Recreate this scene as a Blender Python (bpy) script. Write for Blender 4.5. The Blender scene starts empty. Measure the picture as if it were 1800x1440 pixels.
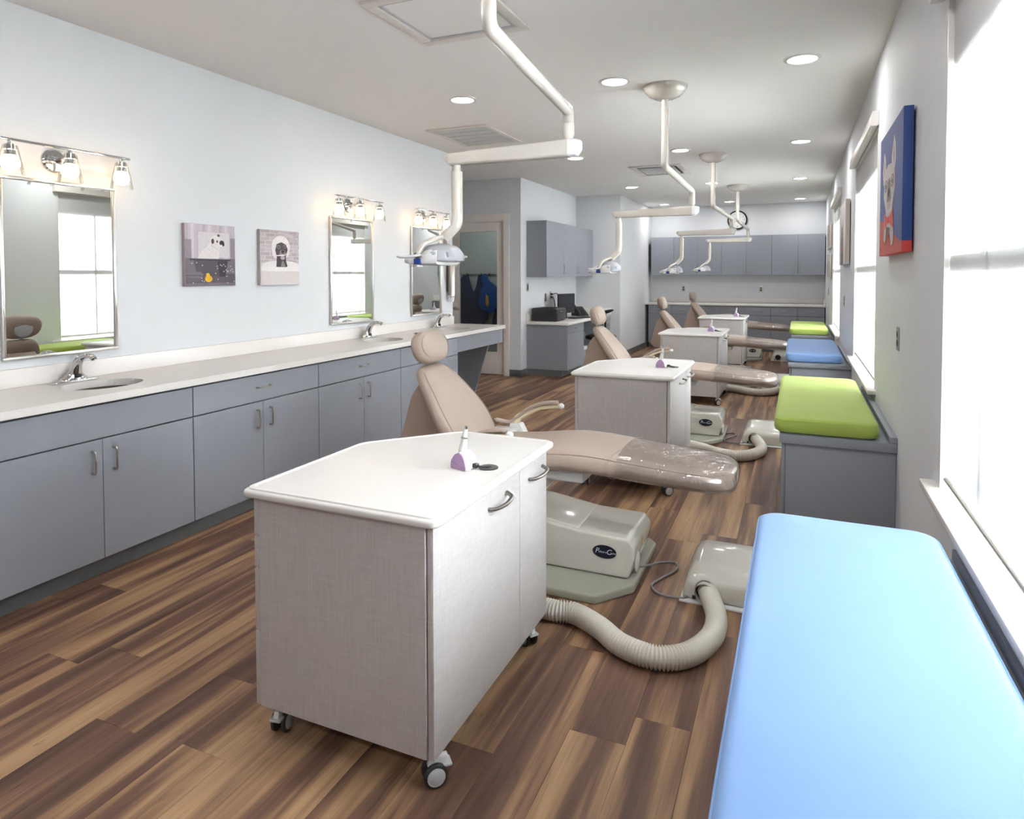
import bpy, bmesh, math, random
from mathutils import Vector, Matrix

# ------------------------------------------------------------------ camera, world, light, exposure
SC = bpy.context.scene
COL = SC.collection
random.seed(7)

cam_data = bpy.data.cameras.new('camera')
cam = bpy.data.objects.new('camera', cam_data)
COL.objects.link(cam)
SC.camera = cam
cam_data.sensor_fit = 'HORIZONTAL'
cam_data.sensor_width = 36.0
cam_data.lens = 1161.6 / 1800 * 36
cam_data.shift_y = (521.0 - 720.0) / 1800
cam_data.clip_start = 0.02
RGT = Vector((0.91745925, 0.39782613, -0.00170252))
DWN = Vector((0.01154076, -0.0308923, -0.99945609))
FWD = Vector((-0.39766235, 0.91694058, -0.03293364))
cam.matrix_world = Matrix(((RGT.x, -DWN.x, -FWD.x, 0.0), (RGT.y, -DWN.y, -FWD.y, 0.0),
                           (RGT.z, -DWN.z, -FWD.z, 1.5), (0, 0, 0, 1)))

SUN_SKY = 46.0            # overcast daylight outside the windows
DOWNLIGHT_W = 4.0       # every recessed downlight
BULB_E = 7.0            # vanity bulbs
EXPOSURE = 0.88

world = bpy.data.worlds.new('overcast_sky')
SC.world = world
world.use_nodes = True
bg = world.node_tree.nodes['Background']
bg.inputs[0].default_value = (0.94, 0.965, 1.0, 1)
bg.inputs[1].default_value = SUN_SKY

SC.view_settings.view_transform = 'Standard'
SC.view_settings.look = 'None'
SC.view_settings.gamma = 1.0
SC.view_settings.use_curve_mapping = False
SC.view_settings.exposure = EXPOSURE
SC.cycles.max_bounces = 6
SC.cycles.diffuse_bounces = 4
SC.cycles.glossy_bounces = 3
SC.cycles.transmission_bounces = 3
SC.cycles.transparent_max_bounces = 10
SC.cycles.use_adaptive_sampling = False
SC.cycles.sample_clamp_indirect = 6.0
SC.cycles.caustics_reflective = False
SC.cycles.caustics_refractive = False

# ------------------------------------------------------------------ helpers: colour and materials
def lin(c):
    if isinstance(c, str):
        c = c.lstrip('#')
        c = [int(c[i:i + 2], 16) / 255 for i in (0, 2, 4)]
    return tuple(x / 12.92 if x <= 0.04045 else ((x + 0.055) / 1.055) ** 2.4 for x in c)

MATS = {}
def mat(name, col, rough=0.5, metal=0.0, var=0.04, scale=30.0, stretch=(1, 1, 1), bump=0.0, coat=0.0, emit=None, spec=None):
    """principled material whose colour is varied by a fine procedural noise"""
    if name in MATS:
        return MATS[name]
    m = bpy.data.materials.new(name)
    m.use_nodes = True
    nt = m.node_tree
    b = nt.nodes['Principled BSDF']
    c = lin(col)
    tc = nt.nodes.new('ShaderNodeTexCoord')
    mp = nt.nodes.new('ShaderNodeMapping')
    mp.inputs['Scale'].default_value = stretch
    nz = nt.nodes.new('ShaderNodeTexNoise')
    nz.inputs['Scale'].default_value = scale
    nz.inputs['Detail'].default_value = 4
    nt.links.new(tc.outputs['Object'], mp.inputs[0])
    nt.links.new(mp.outputs[0], nz.inputs['Vector'])
    mx = nt.nodes.new('ShaderNodeMix')
    mx.data_type = 'RGBA'
    nt.links.new(nz.outputs['Fac'], mx.inputs['Factor'])
    mx.inputs[6].default_value = tuple(max(0, x * (1 - var)) for x in c) + (1,)
    mx.inputs[7].default_value = tuple(min(1, x * (1 + var)) for x in c) + (1,)
    nt.links.new(mx.outputs[2], b.inputs['Base Color'])
    b.inputs['Roughness'].default_value = rough
    b.inputs['Metallic'].default_value = metal
    if coat:
        b.inputs['Coat Weight'].default_value = coat
        b.inputs['Coat Roughness'].default_value = 0.08
    if spec is not None:
        b.inputs['Specular IOR Level'].default_value = spec
    if bump:
        bp = nt.nodes.new('ShaderNodeBump')
        bp.inputs['Strength'].default_value = bump
        bp.inputs['Distance'].default_value = 0.002
        nt.links.new(nz.outputs['Fac'], bp.inputs['Height'])
        nt.links.new(bp.outputs[0], b.inputs['Normal'])
    if emit:
        b.inputs['Emission Color'].default_value = lin(emit[0]) + (1,)
        b.inputs['Emission Strength'].default_value = emit[1]
    MATS[name] = m
    return m

def thin_glass(name, tint='#ffffff', refl=0.06, rough=0.02, bump=0.0, bscale=20.0, mult=0.6, dist=.01):
    m = bpy.data.materials.new(name)
    m.use_nodes = True
    nt = m.node_tree
    nt.nodes.clear()
    out = nt.nodes.new('ShaderNodeOutputMaterial')
    tr = nt.nodes.new('ShaderNodeBsdfTransparent')
    tr.inputs[0].default_value = lin(tint) + (1,)
    gl = nt.nodes.new('ShaderNodeBsdfGlossy')
    gl.inputs['Roughness'].default_value = rough
    lw = nt.nodes.new('ShaderNodeLayerWeight')
    lw.inputs['Blend'].default_value = 0.25
    mul = nt.nodes.new('ShaderNodeMath')
    mul.operation = 'MULTIPLY_ADD'
    mul.inputs[1].default_value = mult
    mul.inputs[2].default_value = refl
    mul.use_clamp = True
    nt.links.new(lw.outputs['Fresnel'], mul.inputs[0])
    mx = nt.nodes.new('ShaderNodeMixShader')
    nt.links.new(mul.outputs[0], mx.inputs[0])
    nt.links.new(tr.outputs[0], mx.inputs[1])
    nt.links.new(gl.outputs[0], mx.inputs[2])
    nt.links.new(mx.outputs[0], out.inputs[0])
    if bump:
        tc = nt.nodes.new('ShaderNodeTexCoord')
        nz = nt.nodes.new('ShaderNodeTexNoise')
        nz.inputs['Scale'].default_value = bscale
        nz.inputs['Detail'].default_value = 3
        nz.inputs['Distortion'].default_value = 1.2
        bp = nt.nodes.new('ShaderNodeBump')
        bp.inputs['Strength'].default_value = bump
        bp.inputs['Distance'].default_value = dist
        nt.links.new(tc.outputs['Object'], nz.inputs['Vector'])
        nt.links.new(nz.outputs['Fac'], bp.inputs['Height'])
        nt.links.new(bp.outputs[0], gl.inputs['Normal'])
        nt.links.new(bp.outputs[0], lw.inputs['Normal'])
    MATS[name] = m
    return m

def node_mat(name):
    m = bpy.data.materials.new(name)
    m.use_nodes = True
    MATS[name] = m
    nt = m.node_tree
    return m, nt, nt.nodes['Principled BSDF'], nt.nodes.new, nt.links.new

# wood plank: stretched streaks, different on every plank
def wood_material():
    m, nt, b, N, L = node_mat('walnut_plank')
    tc = N('ShaderNodeTexCoord')
    oi = N('ShaderNodeObjectInfo')
    rnd = N('ShaderNodeMath'); rnd.operation = 'MULTIPLY'; rnd.inputs[1].default_value = 53.0
    L(oi.outputs['Random'], rnd.inputs[0])
    cmb = N('ShaderNodeCombineXYZ')
    L(rnd.outputs[0], cmb.inputs[0]); L(rnd.outputs[0], cmb.inputs[1]); L(rnd.outputs[0], cmb.inputs[2])
    add = N('ShaderNodeVectorMath'); add.operation = 'ADD'
    L(tc.outputs['Object'], add.inputs[0]); L(cmb.outputs[0], add.inputs[1])
    def streak(sx, sy, scale, detail, dist, rough=0.5):
        mp = N('ShaderNodeMapping'); mp.inputs['Scale'].default_value = (sx, sy, 1)
        L(add.outputs[0], mp.inputs[0])
        nz = N('ShaderNodeTexNoise'); nz.inputs['Scale'].default_value = scale
        nz.inputs['Detail'].default_value = detail; nz.inputs['Distortion'].default_value = dist
        nz.inputs['Roughness'].default_value = rough
        L(mp.outputs[0], nz.inputs['Vector'])
        return nz.outputs['Fac']
    broad = streak(1.0, 0.06, 9.5, 2.0, 0.35)
    mid = streak(1.0, 0.05, 24.0, 3.0, 0.5)
    fine = streak(1.0, 0.018, 210.0, 3.0, 0.2)
    knot = streak(1.0, 0.12, 26.0, 4.0, 1.6, 0.65)
    # broad bands of heartwood and sapwood
    mixf = N('ShaderNodeMath'); mixf.operation = 'MULTIPLY_ADD'; mixf.inputs[1].default_value = 0.32
    L(mid, mixf.inputs[0])
    bsc = N('ShaderNodeMath'); bsc.operation = 'MULTIPLY'; bsc.inputs[1].default_value = 0.72
    L(broad, bsc.inputs[0]); L(bsc.outputs[0], mixf.inputs[2])
    shift = N('ShaderNodeMath'); shift.operation = 'MULTIPLY_ADD'; shift.inputs[1].default_value = 0.04; 
    rr = N('ShaderNodeMath'); rr.operation = 'FRACT'
    r3 = N('ShaderNodeMath'); r3.operation = 'MULTIPLY'; r3.inputs[1].default_value = 17.3
    L(oi.outputs['Random'], r3.inputs[0]); L(r3.outputs[0], rr.inputs[0]); L(rr.outputs[0], shift.inputs[0]); L(mixf.outputs[0], shift.inputs[2])
    ramp = N('ShaderNodeValToRGB')
    cr = ramp.color_ramp
    cr.elements[0].position = 0.38; cr.elements[0].color = lin('#5b4339') + (1,)
    cr.elements[1].position = 0.70; cr.elements[1].color = lin('#bd9a75') + (1,)
    for p, c in ((0.46, '#6c5044'), (0.52, '#7b5d4d'), (0.555, '#917157'), (0.61, '#a98766')):
        e = cr.elements.new(p); e.color = lin(c) + (1,)
    L(shift.outputs[0], ramp.inputs[0])
    # thin dark veins
    vr = N('ShaderNodeValToRGB')
    vr.color_ramp.elements[0].position = 0.62; vr.color_ramp.elements[0].color = (0, 0, 0, 1)
    vr.color_ramp.elements[1].position = 0.72; vr.color_ramp.elements[1].color = (1, 1, 1, 1)
    L(knot, vr.inputs[0])
    vm = N('ShaderNodeMix'); vm.data_type = 'RGBA'
    vs = N('ShaderNodeMath'); vs.operation = 'MULTIPLY'; vs.inputs[1].default_value = 0.55
    L(vr.outputs[0], vs.inputs[0]); L(vs.outputs[0], vm.inputs['Factor'])
    L(ramp.outputs[0], vm.inputs[6]); vm.inputs[7].default_value = lin('#432b21') + (1,)
    # fine pores
    fr = N('ShaderNodeMapRange'); fr.inputs[1].default_value = 0.3; fr.inputs[2].default_value = 0.7
    fr.inputs[3].default_value = 0.84; fr.inputs[4].default_value = 1.1
    L(fine, fr.inputs[0])
    fm = N('ShaderNodeMix'); fm.data_type = 'RGBA'; fm.blend_type = 'MULTIPLY'; fm.inputs['Factor'].default_value = 1.0
    L(vm.outputs[2], fm.inputs[6]); L(fr.outputs[0], fm.inputs[7])
    L(fm.outputs[2], b.inputs['Base Color'])
    b.inputs['Roughness'].default_value = 0.42
    b.inputs['Specular IOR Level'].default_value = 0.35
    bp = N('ShaderNodeBump'); bp.inputs['Strength'].default_value = 0.12; bp.inputs['Distance'].default_value = 0.001
    L(fine, bp.inputs['Height']); L(bp.outputs[0], b.inputs['Normal'])
    return m

def linen_material(name, col, dark=0.86, light=1.10, rough=0.5):
    """laminate printed with a woven linen pattern: two crossed stretched noises"""
    m, nt, b, N, L = node_mat(name)
    tc = N('ShaderNodeTexCoord')
    outs = []
    for st in ((260, 260, 7), (9, 9, 260)):
        mp = N('ShaderNodeMapping'); mp.inputs['Scale'].default_value = st
        L(tc.outputs['Object'], mp.inputs[0])
        nz = N('ShaderNodeTexNoise'); nz.inputs['Scale'].default_value = 1.6; nz.inputs['Detail'].default_value = 3
        L(mp.outputs[0], nz.inputs['Vector']); outs.append(nz.outputs['Fac'])
    ad = N('ShaderNodeMath'); ad.operation = 'ADD'
    L(outs[0], ad.inputs[0]); L(outs[1], ad.inputs[1])
    mr = N('ShaderNodeMapRange')
    mr.inputs[1].default_value = 0.65; mr.inputs[2].default_value = 1.35
    mr.inputs[3].default_value = dark; mr.inputs[4].default_value = light
    L(ad.outputs[0], mr.inputs[0])
    mx = N('ShaderNodeMix'); mx.data_type = 'RGBA'; mx.blend_type = 'MULTIPLY'; mx.inputs['Factor'].default_value = 1
    mx.inputs[6].default_value = lin(col) + (1,)
    L(mr.outputs[0], mx.inputs[7]); L(mx.outputs[2], b.inputs['Base Color'])
    b.inputs['Roughness'].default_value = rough
    return m

def fabric_material(name, col, wr=(14, 3, 14), bump=0.35):
    """plain woven upholstery with soft puckers"""
    m, nt, b, N, L = node_mat(name)
    tc = N('ShaderNodeTexCoord')
    mp = N('ShaderNodeMapping'); mp.inputs['Scale'].default_value = wr
    L(tc.outputs['Object'], mp.inputs[0])
    nz = N('ShaderNodeTexNoise'); nz.inputs['Scale'].default_value = 1.0; nz.inputs['Detail'].default_value = 3; nz.inputs['Distortion'].default_value = 0.6
    L(mp.outputs[0], nz.inputs['Vector'])
    wv = N('ShaderNodeTexNoise'); wv.inputs['Scale'].default_value = 900
    L(tc.outputs['Object'], wv.inputs['Vector'])
    c = lin(col)
    mx = N('ShaderNodeMix'); mx.data_type = 'RGBA'
    L(wv.outputs['Fac'], mx.inputs['Factor'])
    mx.inputs[6].default_value = tuple(x * 0.93 for x in c) + (1,)
    mx.inputs[7].default_value = tuple(min(1, x * 1.06) for x in c) + (1,)
    L(mx.outputs[2], b.inputs['Base Color'])
    b.inputs['Roughness'].default_value = 0.75
    b.inputs['Sheen Weight'].default_value = 0.15
    bp = N('ShaderNodeBump'); bp.inputs['Strength'].default_value = bump; bp.inputs['Distance'].default_value = 0.012
    L(nz.outputs['Fac'], bp.inputs['Height']); L(bp.outputs[0], b.inputs['Normal'])
    return m

def shade_material():
    """sun-screen roller shade: woven, part open, part translucent"""
    m = bpy.data.materials.new('roller_shade_fabric'); m.use_nodes = True
    nt = m.node_tree; nt.nodes.clear()
    N, L = nt.nodes.new, nt.links.new
    out = N('ShaderNodeOutputMaterial')
    tr = N('ShaderNodeBsdfTransparent'); tr.inputs[0].default_value = (1, 1, 1, 1)
    df = N('ShaderNodeBsdfDiffuse'); df.inputs[0].default_value = (0.78, 0.79, 0.80, 1)
    tl = N('ShaderNodeBsdfTranslucent'); tl.inputs[0].default_value = (0.9, 0.9, 0.9, 1)
    m1 = N('ShaderNodeMixShader'); m1.inputs[0].default_value = 0.006
    L(df.outputs[0], m1.inputs[1]); L(tl.outputs[0], m1.inputs[2])
    m2 = N('ShaderNodeMixShader')
    tc = N('ShaderNodeTexCoord'); mp = N('ShaderNodeMapping'); mp.inputs['Scale'].default_value = (1, 160, 500)
    mp.inputs['Rotation'].default_value = (0.5, 0, 0)
    L(tc.outputs['Object'], mp.inputs[0])
    nz = N('ShaderNodeTexNoise'); nz.inputs['Scale'].default_value = 1.0
    L(mp.outputs[0], nz.inputs['Vector'])
    mr = N('ShaderNodeMapRange'); mr.inputs[3].default_value = 0.25; mr.inputs[4].default_value = 0.45
    L(nz.outputs['Fac'], mr.inputs[0]); L(mr.outputs[0], m2.inputs[0])
    L(m1.outputs[0], m2.inputs[1]); L(tr.outputs[0], m2.inputs[2])
    L(m2.outputs[0], out.inputs[0])
    MATS['shade'] = m
    return m

def print_material():
    """flat print: every printed patch carries its ink colour"""
    m, nt, b, N, L = node_mat('canvas_print')
    at = N('ShaderNodeAttribute'); at.attribute_name = 'ink'
    tc = N('ShaderNodeTexCoord'); nz = N('ShaderNodeTexNoise'); nz.inputs['Scale'].default_value = 60; nz.inputs['Detail'].default_value = 4
    L(tc.outputs['Object'], nz.inputs['Vector'])
    mr = N('ShaderNodeMapRange'); mr.inputs[1].default_value = 0.3; mr.inputs[2].default_value = 0.7; mr.inputs[3].default_value = 0.93; mr.inputs[4].default_value = 1.06
    L(nz.outputs['Fac'], mr.inputs[0])
    mx = N('ShaderNodeMix'); mx.data_type = 'RGBA'; mx.blend_type = 'MULTIPLY'; mx.inputs['Factor'].default_value = 1
    L(at.outputs['Color'], mx.inputs[6]); L(mr.outputs[0], mx.inputs[7]); L(mx.outputs[2], b.inputs['Base Color'])
    b.inputs['Roughness'].default_value = 0.6
    return m

M_WOOD = wood_material()
M_WALL = mat('wall_paint', '#e3e6ea', 0.65, var=0.012, scale=6, spec=0.3)
M_CEIL = mat('ceiling_paint', '#f5f4f3', 0.8, var=0.01, scale=5, spec=0.2)
M_TRIM = mat('white_trim_paint', '#e6e1dc', 0.4, var=0.015, scale=12)
M_DOOR = mat('greige_door_paint', '#f2eae5', 0.45, var=0.015, scale=12)
M_BASE = mat('charcoal_rubber_base', '#6b7073', 0.5, var=0.05, scale=40)
M_CAB = mat('slate_grey_laminate', '#989da7', 0.42, var=0.02, scale=50)
M_CABIN = mat('cabinet_carcass', '#5b5e65', 0.6, var=0.03, scale=30)
M_QUARTZ = mat('white_quartz', '#f1eeeb', 0.22, var=0.05, scale=260)
M_NICKEL = mat('brushed_nickel', '#c3c0ba', 0.28, 1.0, var=0.04, scale=90)
M_STEEL = mat('brushed_stainless', '#6e675e', 0.42, 1.0, var=0.1, scale=40, stretch=(1, 1, 6))
M_CHROME = mat('polished_chrome', '#dcdee0', 0.06, 1.0, var=0.02, scale=20)
M_FRAME = mat('satin_mirror_frame', '#e4e1dc', 0.28, 1.0, var=0.02, scale=20)
M_MIRROR = mat('mirror_silver', '#eef2ef', 0.005, 1.0, var=0.0, scale=5)
M_TAUPE = mat('taupe_vinyl', '#b5a498', 0.42, var=0.03, scale=8, spec=0.4)
M_TAUPEP = mat('taupe_plastic', '#ae9c8f', 0.4, var=0.02, scale=15)
M_PUTTY = mat('putty_gloss_plastic', '#dcd9cf', 0.16, var=0.015, scale=10, coat=0.6)
M_PLATE = mat('sage_base_enamel', '#a9aa9d', 0.18, var=0.02, scale=10, coat=0.5)
M_CREAM = mat('cream_enamel', '#d6d1c9', 0.22, var=0.012, scale=10, coat=0.3)
M_CANOPY = mat('canopy_enamel', '#cfc9c1', 0.14, var=0.012, scale=10, coat=0.5)
M_ARMC = mat('aged_cream_plastic', '#d8ccac', 0.35, var=0.03, scale=25)
M_WHITEP = mat('white_plastic', '#e4e5e6', 0.3, var=0.012, scale=15)
M_GREYP = mat('pale_grey_plastic', '#c4c6ca', 0.35, var=0.02, scale=20)
M_HOSE = mat('ivory_hose', '#ded9cd', 0.35, var=0.03, scale=30)
M_BLACK = mat('black_plastic', '#1e1f21', 0.4, var=0.08, scale=40)
M_DGREY = mat('dark_grey_plastic', '#4a4b4d', 0.45, var=0.05, scale=40)
M_CHAR = mat('charcoal_plastic', '#38393b', 0.42, var=0.06, scale=60)
M_SCREEN = mat('monitor_screen', '#24272e', 0.5, var=0.02, scale=4)
M_NAVY = mat('navy_label', '#141a30', 0.3, var=0.05, scale=30)
M_INK = mat('silver_lettering', '#dfe2ea', 0.4, var=0.02, scale=30)
M_BLUEP = mat('blue_panel', '#24429a', 0.3, var=0.05, scale=40)
M_LILAC = mat('lilac_plastic', '#b99bc4', 0.4, var=0.02, scale=30)
M_CARTTOP = mat('white_solid_surface', '#eae8e5', 0.3, var=0.02, scale=200)
M_LINEN = linen_material('linen_laminate', '#c9c4c3')
M_EDGE = mat('grey_edge_band', '#8d8885', 0.5, var=0.03, scale=30)
M_BLUEF = fabric_material('sky_blue_fabric', '#7b9ed1', wr=(9, 2.2, 9), bump=.22)
M_GREENF = fabric_material('lime_green_fabric', '#a9bf57', wr=(16, 5, 16), bump=.25)
M_SHADE = shade_material()
M_CLEAR = thin_glass('clear_glass', '#fbfdfc', 0.03)
M_DOORG = thin_glass('door_glass', '#eef2ef', 0.03)
M_WING = thin_glass('window_glass', '#f8fbfa', 0.03)
M_SLEEVE = thin_glass('clear_vinyl_sleeve', '#ffffff', 0.16, 0.05, bump=.6, bscale=8, mult=.45, dist=.02)
M_PRINT = print_material()
M_APRON = mat('navy_lead_apron', '#232a4a', 0.55, var=0.15, scale=18, bump=0.4)
M_APRONB = mat('royal_blue_lead_apron', '#174c92', 0.4, var=0.15, scale=14, bump=0.4)
M_ORANGE = mat('amber_patch', '#c99a3a', 0.6, var=0.1, scale=40)
M_DIFF = mat('downlight_lens', '#ffffff', 0.5, var=0.0, emit=('#fffaf2', 9.0))
M_BULB = mat('lit_bulb', '#ffffff', 0.4, var=0.0, emit=('#ffd6a6', BULB_E))
M_CLOSET = mat('closet_wall_paint', '#c3c9c6', 0.7, var=0.02, scale=6)
M_BIN = mat('grey_bin_plastic', '#a9adb0', 0.4, var=0.04, scale=20)

# ------------------------------------------------------------------ helpers: geometry
class G:
    def __init__(s):
        s.v = []; s.f = []
    def add(s, vs, fs):
        o = len(s.v)
        s.v += [Vector(p) for p in vs]
        s.f += [tuple(i + o for i in f) for f in fs]
        return s
    def box(s, x0, x1, y0, y1, z0, z1):
        return s.add([(x0, y0, z0), (x1, y0, z0), (x1, y1, z0), (x0, y1, z0), (x0, y0, z1), (x1, y0, z1), (x1, y1, z1), (x0, y1, z1)],
                     [(0, 3, 2, 1), (4, 5, 6, 7), (0, 1, 5, 4), (1, 2, 6, 5), (2, 3, 7, 6), (3, 0, 4, 7)])
    def ext(s, poly, axis, a0, a1):
        """extrude a 2-D outline; axis x: poly=(y,z), y: poly=(x,z), z: poly=(x,y)"""
        n = len(poly)
        def P(p, a):
            return {'x': (a, p[0], p[1]), 'y': (p[0], a, p[1]), 'z': (p[0], p[1], a)}[axis]
        vs = [P(p, a0) for p in poly] + [P(p, a1) for p in poly]
        fs = [tuple(range(n - 1, -1, -1)), tuple(range(n, 2 * n))] + [(i, (i + 1) % n, n + (i + 1) % n, n + i) for i in range(n)]
        return s.add(vs, fs)
    def loft(s, rings, caps=True, closed=False):
        n = len(rings[0]); m = len(rings)
        vs = [p for r in rings for p in r]
        fs = []
        for j in range(m if closed else m - 1):
            a = j * n; b = ((j + 1) % m) * n
            for i in range(n):
                k = (i + 1) % n
                fs.append((a + i, a + k, b + k, b + i))
        if caps and not closed:
            fs.append(tuple(range(n - 1, -1, -1))); fs.append(tuple(range((m - 1) * n, m * n)))
        return s.add(vs, fs)
    def tube(s, path, r, n=14, caps=True, flat=1.0, up=None, closed=False):
        path = [Vector(p) for p in path]
        m = len(path)
        rs = r if isinstance(r, (list, tuple)) else [r] * m
        tans = []
        for i in range(m):
            a = path[max(0, i - 1)] if not closed else path[i - 1]
            b = path[min(m - 1, i + 1)] if not closed else path[(i + 1) % m]
            tans.append((b - a).normalized())
        u = Vector(up) if up else (Vector((0, 0, 1)) if abs(tans[0].z) < 0.9 else Vector((0, 1, 0)))
        rings = []
        for i in range(m):
            t = tans[i]
            u = (u - t * u.dot(t))
            u = u.normalized() if u.length > 1e-6 else t.orthogonal().normalized()
            w = t.cross(u)
            rings.append([path[i] + (u * math.cos(2 * math.pi * k / n) * flat + w * math.sin(2 * math.pi * k / n)) * rs[i] for k in range(n)])
        return s.loft(rings, caps, closed)
    def lathe(s, prof, c=(0, 0, 0), n=24, axis='z', caps=True):
        c = Vector(c); rings = []
        for r, h in prof:
            ring = []
            for k in range(n):
                a = 2 * math.pi * k / n
                x, y = max(r, 1e-5) * math.cos(a), max(r, 1e-5) * math.sin(a)
                ring.append(c + Vector({'z': (x, y, h), 'x': (h, x, y), 'y': (y, h, x)}[axis]))
            rings.append(ring)
        return s.loft(rings, caps)
    def ell(s, c, r, nu=16, nv=10, p=1.0):
        c = Vector(c); rings = []
        def q(x):
            return math.copysign(abs(x) ** p, x)
        for j in range(nv + 1):
            t = -math.pi / 2 + math.pi * j / nv
            ct = max(q(math.cos(t)), 1e-3)
            rings.append([c + Vector((r[0] * ct * q(math.cos(2 * math.pi * k / nu)), r[1] * ct * q(math.sin(2 * math.pi * k / nu)), r[2] * q(math.sin(t)))) for k in range(nu)])
        return s.loft(rings)
    def xf(s, M):
        s.v = [M @ p for p in s.v]
        return s
    def build(s, name, m, parent=None, bevel=0.0, seg=2, smooth=True, angle=38, origin=None, kind=None, label=None):
        base = Vector((0, 0, 0))
        if parent is not None:
            q = parent
            while q.parent is not None:
                q = q.parent
            base = q.location.copy()
        elif origin is not None:
            base = Vector(origin)
        me = bpy.data.meshes.new(name)
        bm = bmesh.new()
        bv = [bm.verts.new(p - base) for p in s.v]
        for f in s.f:
            try:
                bm.faces.new([bv[i] for i in f])
            except ValueError:
                pass
        bmesh.ops.remove_doubles(bm, verts=bm.verts, dist=1e-6)
        bmesh.ops.recalc_face_normals(bm, faces=bm.faces)
        if bevel > 0:
            es = [e for e in bm.edges if len(e.link_faces) == 2 and e.calc_face_angle(0) > 0.5]
            bmesh.ops.bevel(bm, geom=es, offset=bevel, segments=seg, profile=0.5, affect='EDGES', clamp_overlap=True)
        for f in bm.faces:
            f.smooth = smooth
        bm.to_mesh(me); bm.free()
        if smooth:
            me.set_sharp_from_angle(angle=math.radians(angle))
        me.materials.append(m)
        o = bpy.data.objects.new(name, me)
        COL.objects.link(o)
        if parent is not None:
            o.parent = parent
        else:
            o.location = base
        if kind:
            o['kind'] = kind
        if label:
            o['label'] = label
        return o

def B(*a):
    return G().box(*a)

def fillet(pts, r, n=7):
    pts = [Vector(p) for p in pts]
    out = [pts[0]]
    for i in range(1, len(pts) - 1):
        a, b, c = pts[i - 1], pts[i], pts[i + 1]
        d = min(r, (a - b).length * 0.48, (c - b).length * 0.48)
        p, q = b + (a - b).normalized() * d, b + (c - b).normalized() * d
        for k in range(n + 1):
            t = k / n
            out.append(p * (1 - t) ** 2 + b * 2 * t * (1 - t) + q * t * t)
    out.append(pts[-1])
    return out

def spline(pts, n=10):
    """Catmull-Rom through the points"""
    P = [Vector(p) for p in pts]
    P = [P[0] * 2 - P[1]] + P + [P[-1] * 2 - P[-2]]
    out = []
    for i in range(1, len(P) - 2):
        for k in range(n):
            t = k / n
            a, b, c, d = P[i - 1], P[i], P[i + 1], P[i + 2]
            out.append(0.5 * ((2 * b) + (c - a) * t + (2 * a - 5 * b + 4 * c - d) * t * t + (3 * b - a - 3 * c + d) * t ** 3))
    out.append(P[-2])
    return out

def resample(path, step):
    out = [path[0]]; acc = 0.0
    for a, b in zip(path, path[1:]):
        L = (b - a).length; pos = 0.0
        while acc + (L - pos) >= step:
            pos += step - acc; acc = 0.0
            out.append(a.lerp(b, pos / L))
        acc += L - pos
    return out

def rrect(cx, cy, hx, hy, r, n=5):
    out = []
    for sx, sy, a0 in ((1, 1, 0), (-1, 1, 90), (-1, -1, 180), (1, -1, 270)):
        for k in range(n + 1):
            a = math.radians(a0 + 90 * k / n)
            out.append((cx + sx * (hx - r) + r * math.cos(a), cy + sy * (hy - r) + r * math.sin(a)))
    return out

def round_poly(pts, r, n=5):
    out = []
    N_ = len(pts)
    for i in range(N_):
        a, b, c = Vector(pts[i - 1]), Vector(pts[i]), Vector(pts[(i + 1) % N_])
        p, q = b + (a - b).normalized() * r, b + (c - b).normalized() * r
        for k in range(n + 1):
            t = k / n
            w = p * (1 - t) ** 2 + b * 2 * t * (1 - t) + q * t * t
            out.append((w.x, w.y))
    return out

def tag(o, label, cat, group=None):
    o['label'] = label; o['category'] = cat
    if group:
        o['group'] = group
    return o

def thing(name, loc, label, cat, group=None):
    o = bpy.data.objects.new(name, None)
    o.empty_display_size = 0.1
    COL.objects.link(o)
    o.location = loc
    return tag(o, label, cat, group)

def struct(name, g, m, bevel=0.0, origin=None, smooth=False):
    return g.build(name, m, None, bevel=bevel, origin=origin, kind='structure', smooth=smooth)

def copy_tree(o, parent=None):
    c = o.copy()
    COL.objects.link(c)
    c.parent = parent
    for ch in list(o.children):
        copy_tree(ch, c)
    return c

def dup(root, off, label):
    c = copy_tree(root)
    c.location = root.location + Vector(off)
    c['label'] = label
    return c

def text_mesh(name, body, size, M, m, parent, extrude=0.0004, shear=0.0, align='CENTER'):
    cu = bpy.data.curves.new(name, 'FONT')
    cu.body = body; cu.size = size; cu.extrude = extrude; cu.shear = shear
    cu.align_x = align; cu.align_y = 'CENTER'; cu.resolution_u = 3
    t = bpy.data.objects.new(name + '_tmp', cu)
    COL.objects.link(t)
    dg = bpy.context.evaluated_depsgraph_get()
    me = bpy.data.meshes.new_from_object(t.evaluated_get(dg))
    bpy.data.objects.remove(t); bpy.data.curves.remove(cu)
    q = parent
    while q.parent is not None:
        q = q.parent
    me.transform(Matrix.Translation(-q.location) @ M)
    me.materials.clear(); me.materials.append(m)
    o = bpy.data.objects.new(name, me)
    COL.objects.link(o); o.parent = parent
    return o

# ------------------------------------------------------------------ room shell
XL, XR, YB, ZC = -3.75, 0.47, 14.2, 2.91     # left wall, right wall, back wall, ceiling
YF = -2.5                                     # wall behind the viewer
YE = 6.88                                     # end of the left wall
YD, XD = 8.9, -3.72                           # door wall, corner beside the desk
YN, XN = 11.5, -2.90                          # desk nook end wall, projecting wall
XC = -5.7                                     # far side of the passage and closet

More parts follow.
